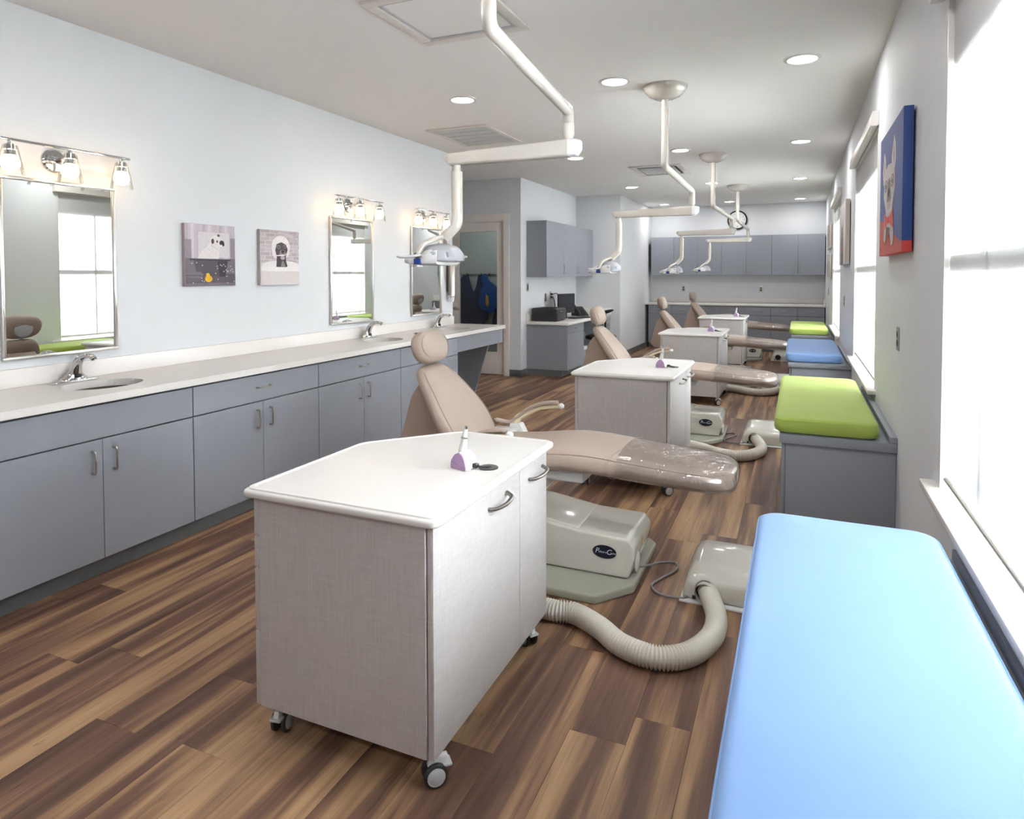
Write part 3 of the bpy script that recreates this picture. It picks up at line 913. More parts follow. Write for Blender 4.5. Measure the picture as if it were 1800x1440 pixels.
v2 = thing('supply_diffuser', (-1.73, 9.04, ZC), 'square white ceiling diffuser with a dark slot beyond the second exam light', 'ceiling vent')
x0, x1, y0, y1 = -2.07, -1.39, 8.61, 9.475
for a in ((x0, x1, y0, y0 + .08), (x0, x1, y1 - .08, y1), (x0, x0 + .08, y0 + .08, y1 - .08), (x1 - .08, x1, y0 + .08, y1 - .08)):
    B(*a, z - .014, z - .0005).build('frame_rail', M_TRIM, v2, bevel=.004)
B(x0 + .07, x1 - .07, y0 + .07, y1 - .07, z - .003, z - .0008).build('dark_slot', M_CHAR, v2)
B(x0 + .11, x1 - .11, y0 + .11, y1 - .20, z - .022, z - .012).build('centre_plate', M_GREYP, v2, bevel=.003)

ha = thing('access_hatch', (-1.76, 3.2, ZC), 'white recessed access hatch in the ceiling above the nearest exam light arm', 'ceiling hatch')
x0, x1, y0, y1 = -2.10, -1.42, 2.86, 3.545
for a in ((x0, x1, y0, y0 + .06), (x0, x1, y1 - .06, y1), (x0, x0 + .06, y0 + .06, y1 - .06), (x1 - .06, x1, y0 + .06, y1 - .06)):
    B(*a, z - .016, z - .0005).build('frame_rail', M_TRIM, ha, bevel=.005)
for a in ((x0 + .065, x1 - .065, y0 + .065, y0 + .08), (x0 + .065, x1 - .065, y1 - .08, y1 - .065), (x0 + .065, x0 + .08, y0 + .08, y1 - .08), (x1 - .08, x1 - .065, y0 + .08, y1 - .08)):
    B(*a, z - .010, z - .0005).build('inner_bead', M_GREYP, ha, bevel=.003)
B(x0 + .082, x1 - .082, y0 + .082, y1 - .082, z - .004, z - .0005).build('panel', M_CEIL, ha)

# ------------------------------------------------------------------ ceiling-mounted exam lights
def exam_light(mx, my, ex, ey, bx, z1, zb, label):
    """mount (mx,my), arm elbow (ex,ey), beam runs from ex towards -x to bx"""
    t = thing('exam_light', (mx, my, ZC), label, 'exam light', 'ceiling-mounted exam lights')
    G().lathe([(.165, ZC - .0005), (.164, ZC - .012), (.150, ZC - .04), (.115, ZC - .075), (.07, ZC - .095), (.03, ZC - .10), (.001, ZC - .10)], (mx, my, 0), 36).build('canopy', M_CANOPY, t, angle=50)
    r = .0265
    G().tube([(mx, my, ZC - .095), (mx, my, z1 + .14)], r, 18).build('pole', M_CREAM, t)
    G().tube([(mx, my, z1 + .14), (mx, my, z1 + .085)], r + .0015, 18).build('pole_collar', M_CREAM, t)
    G().tube(fillet([(mx, my, z1 + .085), (mx, my, z1), (ex, ey, zb + .175), (ex, ey, zb + .11)], .07, 9), r, 18).build('arm', M_CREAM, t, angle=60)
    G().lathe([(.0265, zb + .115), (.028, zb + .11), (.028, zb + .062), (.024, zb + .055), (.018, zb + .04), (.018, zb + .02)], (ex, ey, 0), 18).build('arm_collar', M_CREAM, t)
    # beam with bevelled caps
    ra, la = ex + .06, bx - .03
    def ring(x, hz0, hz1, w):
        return [Vector((x, ey + p[0], p[1])) for p in rrect(0, (hz0 + hz1) / 2, w, (hz1 - hz0) / 2, .012, 3)]
    G().loft([ring(ra - .055, zb - .038, zb + .042, .036), ring(la + .03, zb - .038, zb + .022, .030)]).build('beam', M_CREAM, t)
    G().loft([ring(ra - .055, zb - .038, zb + .042, .036), ring(ra - .02, zb - .037, zb + .040, .034), ring(ra, zb - .012, zb + .034, .024)]).build('beam_cap', M_WHITEP, t)
    G().loft([ring(la + .03, zb - .038, zb + .022, .030), ring(la, zb - .008, zb + .018, .020)]).build('beam_cap', M_CREAM, t)
    # drop tube
    dx = bx + .035
    zt = zb - .038
    G().tube([(dx, ey, zt + .002), (dx, ey, zt - .035)], .019, 14).build('drop_neck', M_CREAM, t)
    G().tube([(dx, ey, zt - .033), (dx, ey, zt - .245)], .0285, 18).build('drop_tube', M_CREAM, t)
    e = Vector((dx - .065, ey - .012, zt - .365))
    G().tube(fillet([(dx, ey, zt - .245), (dx, ey, zt - .30), e], .07, 8), [.0285] * 8 + [.027] * 3, 18).build('elbow', M_CREAM, t, angle=60)
    for sx, sz in ((-.012, -.235), (.004, -.26), (-.018, -.32)):
        G().ell((dx + sx * .6, ey - .0285, zt + sz), (.0035, .002, .0035), 8, 4).build('screw', M_NICKEL, t)
    # head: white wedge towards -x, grey dome at the back
    hc = Vector((dx - .10, ey - .01, zt - .475))
    def sec(u, w, h0, h1, n=20):
        out = []
        for k in range(n):
            a = 2 * math.pi * k / n
            c, s_ = math.cos(a), math.sin(a)
            yy = w * math.copysign(abs(c) ** .7, c)
            zz = h1 * abs(s_) ** .8 if s_ > 0 else -h0 * abs(s_) ** .35
            out.append(hc + Vector((u, yy, zz)))
        return out
    hd = G().loft([sec(-.18, .02, .012, .004), sec(-.17, .06, .02, .010), sec(-.12, .10, .026, .030), sec(-.06, .12, .030, .055), sec(.01, .13, .030, .07), sec(.05, .125, .030, .066), sec(.052, .118, .028, .058)]).build('head_shell', M_WHITEP, t, angle=50)
    G().loft([sec(-.03, .118, .014, .078), sec(.03, .122, .014, .083), sec(.075, .112, .014, .072), sec(.105, .08, .012, .045), sec(.118, .04, .008, .015)]).build('rear_cover', mat('head_cover_grey', '#b4b7be', .35, var=.02, scale=20), t, angle=60)
    G().ext([(p[0], p[1]) for p in rrect(hc.x - .03, hc.y, .10, .09, .04)], 'z', hc.z - .036, hc.z - .027).build('lens', M_CLEAR, t)
    # grilles and control panel on the near side
    for u, ww in ((.03, .022), (.095, .012)):
        G().ell(hc + Vector((u, -.118 if u < .05 else -.085, .022)), (ww, .006, .016), 12, 6).build('vent_patch', mat('vent_grey', '#aab0bb', .5), t)
    B(hc.x - .075, hc.x - .035, hc.y - .126, hc.y - .108, hc.z - .024, hc.z + .004).build('display', M_BLUEP, hd, bevel=.003)
    B(hc.x - .115, hc.x - .078, hc.y - .112, hc.y - .09, hc.z - .022, hc.z + .001).build('touch_panel', M_WHITEP, hd, bevel=.003)
    # yoke
    for s_, rr in ((-1, .016), (1, .016)):
        pts = spline([e + Vector((.004, 0, .008)), e + Vector((-.03, s_ * .06, -.01)), e + Vector((-.06, s_ * .12, -.04)), hc + Vector((-.05, s_ * .132, .018))], 6)
        G().tube(pts, rr, 12, flat=.8).build('yoke_arm', M_CREAM, t, angle=60)
        G().lathe([(.014, -.006), (.014, .006)], hc + Vector((-.05, s_ * .138, .018)), 14, 'y').build('pivot', M_DGREY, t)
    # handles
    G().tube(spline([hc + Vector((-.03, -.125, .02)), hc + Vector((-.07, -.16, .014)), hc + Vector((-.10, -.185, .010)), hc + Vector((-.125, -.195, .016))], 5), .014, 10, flat=.55).build('handle', M_GREYP, t)
    G().tube(spline([hc + Vector((.02, .125, .02)), hc + Vector((.04, .165, .016)), hc + Vector((.05, .20, .018))], 5), .012, 10, flat=.55).build('handle', M_GREYP, t)
    return t
exam_light(-.957, 2.016, -.998, 2.97, -1.625, 2.325, 2.09, 'cream ceiling-mounted exam light nearest the viewer, its head by the far mirror')
exam_light(-.937, 5.056, -.858, 5.90, -1.535, 2.315, 2.05, 'cream exam light second from the viewer, its head before the desk cabinets')
exam_light(-.936, 8.11, -.797, 8.92, -1.46, 2.30, 2.045, 'cream exam light third from the viewer, arm crossing the wall clock')
exam_light(-.904, 11.11, -.797, 11.92, -1.46, 2.36, 2.085, 'cream exam light farthest from the viewer, before the back wall cabinets')

# ------------------------------------------------------------------ rolling carts
def mesh_caster(t, x, y, ang):
    M = Matrix.Translation((x, y, 0)) @ Matrix.Rotation(ang, 4, 'Z')
    c = G()
    for s_ in (-1, 1):
        c.lathe([(.012, s_ * .010), (.030, s_ * .010), (.036, s_ * .014), (.036, s_ * .022), (.030, s_ * .026), (.012, s_ * .024)], (0, 0, .036), 20, 'y')
    w = c.xf(M).build('caster', M_CHAR, t)
    h = G().lathe([(.027, -.0275), (.027, -.0255), (.02, -.029), (.001, -.029)], (0, 0, .036), 18, 'y').lathe([(.027, .0275), (.027, .0255), (.02, .029), (.001, .029)], (0, 0, .036), 18, 'y').xf(M)
    h.build('wheel_hub', M_GREYP, w)
    f = G().ext([(-.012, .03), (.02, .045), (.042, .062), (.038, .085), (-.014, .085), (-.022, .06)], 'y', -.009, .009).lathe([(.014, .08), (.014, .105)], (0, 0, 0), 14).xf(M)
    f.build('fork', M_WHITEP, w, bevel=.002)
    G().box(.02, .05, -.02, .02, .055, .063).xf(M).build('brake_tab', M_GREYP, w, bevel=.003)

def cart(label):
    bx0, bx1, by0, by1 = -1.61, -.943, 1.605, 2.53
    t = thing('rolling_cart', (-1.27, 2.07, 0), label, 'cart', 'linen laminate rolling carts')
    foot = [(bx0 + .022, by0), (bx1 - .024, by0), (bx1 - .024, by1), (-1.33, by1), (bx0 + .022, 2.20)]
    G().ext(foot, 'z', .1, .787).build('body', M_LINEN, t, bevel=.0015, seg=1)
    # near end panel edge band, two doors on the window side
    yd = 2.245
    for a, b, hy in ((by0 + .004, yd - .0015, 2.045), (yd + .0015, by1 - .003, 2.40)):
        d = B(bx1 - .020, bx1, a, b, .1, .782).build('door', M_LINEN, t, bevel=.002)
        hp = spline([(bx1, hy - .075, .715), (bx1 + .022, hy - .045, .712), (bx1 + .034, hy + .01, .715), (bx1 + .030, hy + .055, .722), (bx1 + .002, hy + .075, .728)], 6)
        G().tube(hp, [.004] + [.0085] * (len(hp) - 2) + [.010], 10, flat=.7).build('handle', M_NICKEL, d)
    # drawers on the mirror side
    for za, zb in ((.1, .345), (.349, .55), (.554, .655), (.659, .782)):
        B(bx0, bx0 + .02, by0 + .003, 2.195, za, zb).build('drawer_front', M_LINEN, t, bevel=.002)
    # top with raised rim
    ov = .028
    top = round_poly([(bx0 - ov, by0 - ov), (bx1 + ov, by0 - ov), (bx1 + ov, by1 + ov), (-1.345, by1 + ov), (bx0 - ov, 2.215)], .035, 6)
    tp = G().ext(top, 'z', .788, .812).build('top', M_CARTTOP, t, bevel=.009, seg=4)
    cx, cy = sum(p[0] for p in top) / len(top), sum(p[1] for p in top) / len(top)
    def inset(k, z):
        return [Vector((cx + (p[0] - cx) * k, cy + (p[1] - cy) * k, z)) for p in top]
    G().loft([inset(.975, .8125), inset(.972, .8165), inset(.945, .8165), inset(.938, .8125)], closed=True).build('rim', M_CARTTOP, tp)
    # grommet
    G().lathe([(.035, .8125), (.0345, .8155), (.010, .8155), (.0095, .813)], (-1.005, 2.105, 0), 26).build('cable_grommet', M_DGREY, t)
    for x, y, a in ((-.968, 1.652, .75), (-1.545, 1.655, -1.35), (-.99, 2.44, -.6), (-1.36, 2.44, .5)):
        mesh_caster(t, x, y, a)
    return t
CARTDX = [(0, 0, 0), (.165, 2.84, 0), (.13, 6.17, 0), (.165, 9.2, 0)]
cart1 = cart('linen-grey rolling cart with a white top, nearest the viewer')
dup(cart1, CARTDX[1], 'linen-grey rolling cart with a white top, second from the viewer')
dup(cart1, CARTDX[2], 'linen-grey rolling cart with a white top, third from the viewer')
dup(cart1, CARTDX[3], 'linen-grey rolling cart with a white top, farthest from the viewer')

def handpiece(label):
    c = Vector((-1.085, 2.07, .8125))
    t = thing('polisher_stand', c, label, 'dental polisher', 'lilac-ended polisher stands')
    M = Matrix.Translation(c) @ Matrix.Rotation(math.radians(-16), 4, 'Z')
    prof = [(-.037, 0), (.037, 0), (.037, .012), (.030, .038), (.016, .056), (.0, .061), (-.018, .052), (-.033, .032), (-.037, .022)]
    b = G().ext(round_poly(prof, .006, 3), 'y', -.026, .030).xf(M).build('housing', M_WHITEP, t, bevel=.003)
    G().ext(round_poly([(p[0] * .97, .001 + p[1] * .965) for p in prof], .006, 3), 'y', -.031, -.0255).xf(M).build('end_cap', M_LILAC, t, bevel=.002)
    G().ext(round_poly([(p[0] * .97, .001 + p[1] * .965) for p in prof], .006, 3), 'y', .0295, .034).xf(M).build('end_cap', M_LILAC, t, bevel=.002)
    for zz in (.03, .036):
        G().ell(M @ Vector((.0335, .004, zz)), (.002, .002, .0015), 8, 4).build('indicator', M_GREYP, b)
    ax = Vector((.14, .05, 1)).normalized()
    p0 = c + Vector((-.008, .002, .050))
    pts = [p0 + ax * h for h in (0, .008, .03, .052, .055, .060, .063, .090)]
    hp = G().tube(pts, [.0135, .0155, .0135, .011, .0115, .0115, .0095, .008], 16).build('handpiece', M_WHITEP, t)
    G().tube([p0 + ax * .056, p0 + ax * .0615], .0123, 16).build('ring', M_NICKEL, hp)
    G().tube([p0 + ax * .090, p0 + ax * .098, p0 + ax * .1], [.0058, .0055, .0035], 12).build('chuck', M_CHROME, hp)
    cb = spline([M @ Vector((.036, .012, .012)), M @ Vector((.052, .012, .016)), M @ Vector((.066, .018, .012)), Vector((-1.005, 2.105, .8165))], 6)
    G().tube(cb, .0035, 8).build('cord', M_DGREY, t)
    G().box(.036, .054, .004, .022, .006, .022).xf(M).build('plug', M_DGREY, t, bevel=.003)
    return t
dev1 = handpiece('white polisher stand with lilac end on the nearest cart')
dup(dev1, CARTDX[1], 'white polisher stand with lilac end on the second cart from the viewer')
dup(dev1, CARTDX[2], 'white polisher stand with lilac end on the third cart from the viewer')
dup(dev1, CARTDX[3], 'white polisher stand with lilac end on the farthest cart')

# ------------------------------------------------------------------ dental chairs
def superring(c, ax_a, ax_b, a, b, p=.55, n=28, b2=None):
    out = []
    for k in range(n):
        th = 2 * math.pi * k / n
        cs_, sn = math.cos(th), math.sin(th)
        bb = b if (sn >= 0 or b2 is None) else b2
        out.append(c + ax_a * a * math.copysign(abs(cs_) ** p, cs_) + ax_b * bb * math.copysign(abs(sn) ** p, sn))
    return out

def dental_chair(label):
    yc = 3.35
    t = thing('dental_chair', (-1.15, yc, 0), label, 'dental chair', 'taupe dental chairs')
    Y, Z = Vector((0, 1, 0)), Vector((0, 0, 1))
    FIT = Matrix.Translation((-1.10, 3.20, .0675)) @ Matrix.Scale(.955, 4) @ Matrix.Translation((1.15, -3.35, 0))   # true size and place of the upholstered part
    # seat and leg rest: (x, top z, half width, half thickness)
    def leg_rings(dx, off):
        prof = [(-1.70, .545, .16, .02), (-1.685, .56, .205, .042), (-1.62, .575, .245, .06), (-1.50, .585, .268, .066), (-1.35, .60, .272, .068), (-1.2, .622, .270, .070), (-1.08, .635, .266, .071), (-.95, .633, .262, .068), (-.8, .620, .256, .065), (-.65, .607, .250, .063), (-.5, .597, .244, .062), (-.38, .588, .232, .060), (-.32, .580, .212, .056), (-.285, .570, .178, .050), (-.265, .558, .13, .040), (-.258, .548, .08, .026)]
        out = []
        for x, zt, w, h in prof:
            if x < dx:
                continue
            c = Vector((x + (off * .8 if x > -.4 else 0), yc, zt - h))
            ring = []
            for k in range(32):
                th = 2 * math.pi * k / 32
                cs_, sn = math.cos(th), math.sin(th)
                yy = (w + off) * math.copysign(abs(cs_) ** .5, cs_)
                zz = (h + off) * math.copysign(abs(sn) ** .72, sn)
                ring.append(c + Vector((0, yy, zz)))
            out.append(ring)
        return out
    seat = G().loft(leg_rings(-9, 0)).xf(FIT).build('leg_rest', M_TAUPE, t, angle=70)
    G().loft(leg_rings(-.81, .0035), caps=False).xf(FIT).build('plastic_sleeve', M_SLEEVE, t, angle=70)
    hem = [Vector((-.80 + .04 * math.cos(2 * math.pi * k / 32), yc + .262 * math.copysign(abs(math.cos(2 * math.pi * k / 32)) ** .5, math.cos(2 * math.pi * k / 32)),
                   .555 + .0695 * math.copysign(abs(math.sin(2 * math.pi * k / 32)) ** .72, math.sin(2 * math.pi * k / 32)))) for k in range(32)]
    G().tube(hem, .0013, 5, closed=True).xf(FIT).build('sleeve_hem', M_TAUPEP, t)
    # seams along both top edges
    for s_ in (-1, 1):
        pts = []
        for x, zt, w, h in [(-1.5, .585, .268, .066), (-1.2, .622, .270, .070), (-.95, .633, .262, .068), (-.65, .607, .250, .063), (-.45, .594, .24, .0615), (-.34, .584, .218, .057)]:
            pts.append((x, yc + s_ * (w - .012), zt - h + h * .60))
        G().tube(spline(pts, 6), .0022, 6).xf(FIT).build('seam', M_TAUPEP, seat)
    # backrest
    A, Bp = Vector((-1.675, yc, .55)), Vector((-1.995, yc, .965))
    dv = (Bp - A).normalized()
    nv = Vector((dv.z, 0, -dv.x))
    rings = []
    L_ = (Bp - A).length
    for u, w, th in ((-.03, .17, .02), (0, .215, .042), (.06, .245, .053), (.18, .262, .056), (.32, .258, .056), (.48, .240, .055), (.64, .212, .052), (.78, .182, .049), (.9, .150, .044), (.965, .120, .034), (1.0, .08, .016)):
        c = A + dv * (L_ * u) + nv * (.012 * math.sin(u * 3))
        rings.append(superring(c, Y, nv, w, th, .62, 30))
    back = G().loft(rings).xf(FIT).build('backrest', M_TAUPE, t, angle=70)
    for s_ in (-1, 1):
        pts = []
        for u, w, th in ((.05, .242, .053), (.18, .262, .056), (.32, .258, .056), (.48, .240, .055), (.64, .212, .052), (.78, .182, .049), (.9, .150, .044)):
            pts.append(A + dv * (L_ * u) + nv * (.012 * math.sin(u * 3) + th * .72) + Y * (s_ * (w * .90)))
        G().tube(spline(pts, 5), .0022, 6).xf(FIT).build('seam', M_TAUPEP, back)
    # rear shell behind the backrest
    shell = [(-1.985, .88), (-2.04, .80), (-2.075, .68), (-2.10, .58), (-2.14, .50), (-2.06, .43), (-1.86, .43), (-1.74, .52), (-1.77, .60), (-1.86, .72)]
    G().ext(round_poly(shell, .025, 4), 'y', yc - .11, yc + .11).xf(FIT).build('rear_shell', M_TAUPEP, t, bevel=.05, seg=4, angle=50)
    # headrest
    hc = Vector((-1.975, yc, 1.078))
    hd_ = Vector((-.30, 0, .954)).normalized()
    hn = Vector((hd_.z, 0, -hd_.x))
    rings = []
    for j in range(13):
        a = -math.pi / 2 + math.pi * j / 12
        s_, c_ = math.sin(a), max(math.cos(a), .03)
        rings.append(superring(hc + hd_ * (.096 * math.copysign(abs(s_) ** .9, s_)), Y, hn, .168 * c_ ** .62, .058 * c_ ** .55, .8, 28))
    head = G().loft(rings).xf(FIT).build('headrest', M_TAUPE, t, angle=70)
    ring = [hc + hn * .041 + Y * (.148 * math.cos(a * math.pi / 18)) + hd_ * (.080 * math.sin(a * math.pi / 18)) for a in range(36)]
    G().tube(ring, .0022, 6, closed=True).xf(FIT).build('seam', M_TAUPEP, head)
    G().tube([hc - hn * .03 - hd_ * .02, A + dv * (L_ * .8) - nv * .05], .018, 12, flat=.4, up=nv).xf(FIT).build('headrest_post', M_NICKEL, t)
    G().lathe([(.075, 0), (.07, .02), (.03, .026), (.001, .026)], (0, 0, 0), 24, 'x').xf(Matrix.Translation(hc - hn * .040) @ Matrix.Rotation(math.pi, 4, 'Z')).xf(FIT).build('headrest_cover', M_GREYP, t)
    # armrests
    for s_ in (-1, 1):
        ya = yc + s_ * .385
        pad = spline([(-1.73, ya - s_ * .03, .60), (-1.64, ya, .585), (-1.585, ya, .615), (-1.51, ya, .675), (-1.43, ya, .712), (-1.36, ya, .726), (-1.315, ya, .728)], 6)
        G().tube(pad, [.010] + [.026] * (len(pad) - 2) + [.012], 14, flat=.5).xf(FIT).build('armrest_pad', M_TAUPE, t, angle=60)
        fr = spline([(-1.60, ya, .575), (-1.575, ya, .62), (-1.52, ya, .648), (-1.44, ya, .684), (-1.36, ya, .700), (-1.30, ya, .708)], 6)
        n_ = len(fr)
        G().tube(fr, [.026 - .014 * min(1, i / (n_ * .6)) for i in range(n_)], 12).xf(FIT).build('armrest_frame', M_ARMC, t, angle=60)
        G().ell((-1.298, ya, .709), (.020, .018, .018), 12, 8).xf(FIT).build('armrest_knob', M_WHITEP, t)
        br = G().ext(round_poly([(-1.635, .50), (-1.51, .50), (-1.555, .585), (-1.62, .585)], .008, 3), 'y', ya - .03, ya + .03)
        br.xf(FIT).build('armrest_bracket', M_WHITEP, t, bevel=.006)
        B(-1.72, -1.56, min(ya, yc + s_ * .2), max(ya, yc + s_ * .2), .47, .56).xf(FIT).build('armrest_hinge', M_WHITEP, t, bevel=.015, seg=3)
        G().lathe([(.022, 0), (.022, .003), (.019, .004)], (-1.60, ya - .035, .53), 18, 'y').xf(FIT).build('hinge_cap', M_GREYP, t)
    # under-frame, lift arm and base
    B(-1.62, -.99, yc - .16, yc + .16, .435, .495).xf(FIT).build('seat_frame', M_WHITEP, t, bevel=.012)
    G().ext([(-1.50, .27), (-1.30, .27), (-1.08, .50), (-1.30, .50)], 'y', 3.12, 3.32).build('lift_arm', M_PUTTY, t, bevel=.015)
    y0, y1 = 3.06, 3.46
    prof = [(-1.72, .048), (-.728, .048), (-.700, .15), (-.700, .20), (-.73, .240), (-.975, .246), (-1.25, .285), (-1.6, .30), (-1.72, .25)]
    base = G().ext(round_poly(prof, .015, 4), 'y', y0, y1).build('base_housing', M_PUTTY, t, bevel=.022, seg=4, angle=40)
    lid = [(-1.60, .22), (-.99, .22), (-.982, .252), (-1.25, .292), (-1.58, .307)]
    G().ext(round_poly(lid, .006, 2), 'y', y0 + .03, y1 - .03).build('base_lid', M_PUTTY, t, bevel=.012, seg=3)
    oct_ = [(-.69, 3.03), (-.83, 2.85), (-1.6, 2.85), (-1.78, 3.0), (-1.78, 3.58), (-1.6, 3.75), (-.85, 3.75), (-.69, 3.56)]
    G().ext(round_poly(oct_, .02, 3), 'z', 0.0, .046).build('base_plate', M_PLATE, t, bevel=.012, seg=3)
    # oval maker's plate with script lettering
    pl_ = G().ext(el(-.843, .164, .059, .032, 36), 'y', y0 - .0035, y0 + .002).build('maker_plate', M_NAVY, t)
    R = Matrix.Rotation(math.pi / 2, 4, 'X')
    def TM(x, z_):
        return Matrix.Translation((x, y0 - .0042, z_)) @ R
    text_mesh('lettering', 'P', .036, TM(-.881, .166), M_INK, pl_, shear=.25)
    text_mesh('lettering', 'elton', .015, TM(-.858, .163), M_INK, pl_, shear=.3)
    text_mesh('lettering', '&', .010, TM(-.836, .162), M_INK, pl_, shear=.2)
    text_mesh('lettering', 'C', .036, TM(-.822, .165), M_INK, pl_, shear=.25)
    text_mesh('lettering', 'rane', .015, TM(-.801, .163), M_INK, pl_, shear=.3)
    # warning sticker and cable gland on the foot end
    G().ext([(3.23, .155), (3.265, .155), (3.247, .19)], 'x', -.702, -.698).build('warning_sticker', M_ORANGE, t)
    G().ell((-.705, 3.15, .105), (.014, .045, .055), 12, 8).build('cable_gland', M_PUTTY, t)
    return t
CH = [(0, 0, 0), (.09, 3.06, 0), (.14, 6.12, 0), (.12, 9.17, 0)]
ch1 = dental_chair('reclined taupe dental chair nearest the viewer, behind the first cart')
dup(ch1, CH[1], 'reclined taupe dental chair second from the viewer, before the desk')
dup(ch1, CH[2], 'reclined taupe dental chair third from the viewer')
dup(ch1, CH[3], 'reclined taupe dental chair farthest from the viewer')

# floor utility boxes, hoses and cords
def utility_box(label):
    t = thing('utility_box', (-.24, 3.25, 0), label, 'utility box', 'putty floor utility boxes')
    x0, x1, y0, y1 = -.475, .02, 3.06, 3.50
    def rr(x, i, z_, r):
        return None
    yz = round_poly([(y0, .008), (y0, .108), (3.105, .146), (3.30, .176), (3.42, .166), (y1 - .02, .008)], .03, 4)
    rings = []
    for x, k, ky in ((x0, .30, .93), (x0 + .006, .55, .96), (x0 + .022, .80, .985), (x0 + .045, .94, 1), (x0 + .075, 1, 1), (x1 - .03, 1, 1), (x1, .9, .97)):
        rings.append([Vector((x, 3.27 + (p[0] - 3.27) * ky, .008 + (p[1] - .008) * k)) for p in yz])
    G().loft(rings).build('cover', M_PUTTY, t, angle=55)
    B(x0 - .012, x1 + .01, y0 - .022, y1 + .01, 0.0005, .010).build('base_plate', M_WHITEP, t, bevel=.003)
    G().lathe([(.05, 0), (.05, .012), (.044, .012), (.044, -.03)], (-.372, y0 - .002, .062), 24, 'y', caps=False).build('hose_collar', M_PUTTY, t)
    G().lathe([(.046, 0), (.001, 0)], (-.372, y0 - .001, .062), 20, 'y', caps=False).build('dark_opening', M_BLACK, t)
    B(-.43, -.415, y0 - .006, y0 + .01, .018, .032).build('notch', M_BLACK, t)
    B(-.12, -.10, y0 - .002, y0 + .01, .012, .026).build('notch', M_BLACK, t)
    return t
UB = [(0, 0, 0), (.03, 3.05, 0), (.06, 6.15, 0), (.06, 9.2, 0)]
ub1 = utility_box('putty utility box on the floor beside the nearest blue bench')
dup(ub1, UB[1], 'putty utility box on the floor past the near green bench cushion')
dup(ub1, UB[2], 'putty utility box on the floor left of the far blue bench')
dup(ub1, UB[3], 'putty utility box on the floor by the back wall, behind the farthest chair')

def hose(label):
    t = thing('corrugated_hose', (-.6, 2.75, 0), label, 'hose', 'ivory corrugated hoses')
    zc = .046
    pts = [(-1.30, 2.80, zc), (-1.12, 2.68, zc), (-.96, 2.655, zc), (-.865, 2.665, zc), (-.74, 2.60, zc), (-.62, 2.505, zc), (-.48, 2.475, zc), (-.37, 2.545, zc), (-.305, 2.70, zc), (-.302, 2.86, zc), (-.335, 2.99, zc + .006), (-.368, 3.085, .062)]
    path = resample(spline(pts, 14), .0033)
    rs = [.0405 + (.0046 if (i % 4) in (1, 2) else -.0040) for i in range(len(path))]
    G().tube(path, rs, 16).build('hose_tube', M_HOSE, t, angle=75)
    return t
h1 = hose('ivory corrugated hose curling over the floor beside the nearest cart')
dup(h1, UB[1], 'ivory corrugated hose curling past the toe of the nearest chair')
dup(h1, (.06, 6.15, 0), 'ivory corrugated hose by the third cart, left of the far blue bench')

def cord(label):
    t = thing('grey_cord', (-.6, 3.2, 0), label, 'cord', 'grey floor cords')
    pts = [(-.698, 3.16, .075), (-.66, 3.26, .05), (-.64, 3.40, .009), (-.57, 3.43, .008), (-.55, 3.35, .008), (-.60, 3.23, .008), (-.63, 3.13, .008), (-.575, 3.06, .008), (-.48, 3.055, .012), (-.45, 3.07, .02)]
    G().tube(spline(pts, 10), .0055, 8).build('cable', mat('grey_cable', '#8f8f8f', .5), t)
    return t
c1 = cord('grey cord looping from the nearest chair base to its utility box')
dup(c1, UB[1], 'grey cord from the second chair base to its utility box')

# ------------------------------------------------------------------ window benches and their cushions
def bench(y0, y1, label):
    t = thing('window_bench', (.2, (y0 + y1) / 2, 0), label, 'bench', 'grey window benches')
    B(-.055, XR - .002, y0 + .02, y1 - .02, .0, .587).build('body', M_CAB, t, bevel=.002)
    B(-.075, -.056, y0 + .035, y1 - .035, .1, .58).build('front_panel', M_CAB, t, bevel=.002)
    B(-.085, XR - .001, y0, y1, .588, .635).build('seat_board', M_CAB, t, bevel=.002)
    B(XR - .035, XR - .001, y0, y1, .6355, .668).build('back_strip', M_CAB, t, bevel=.002)
    return t

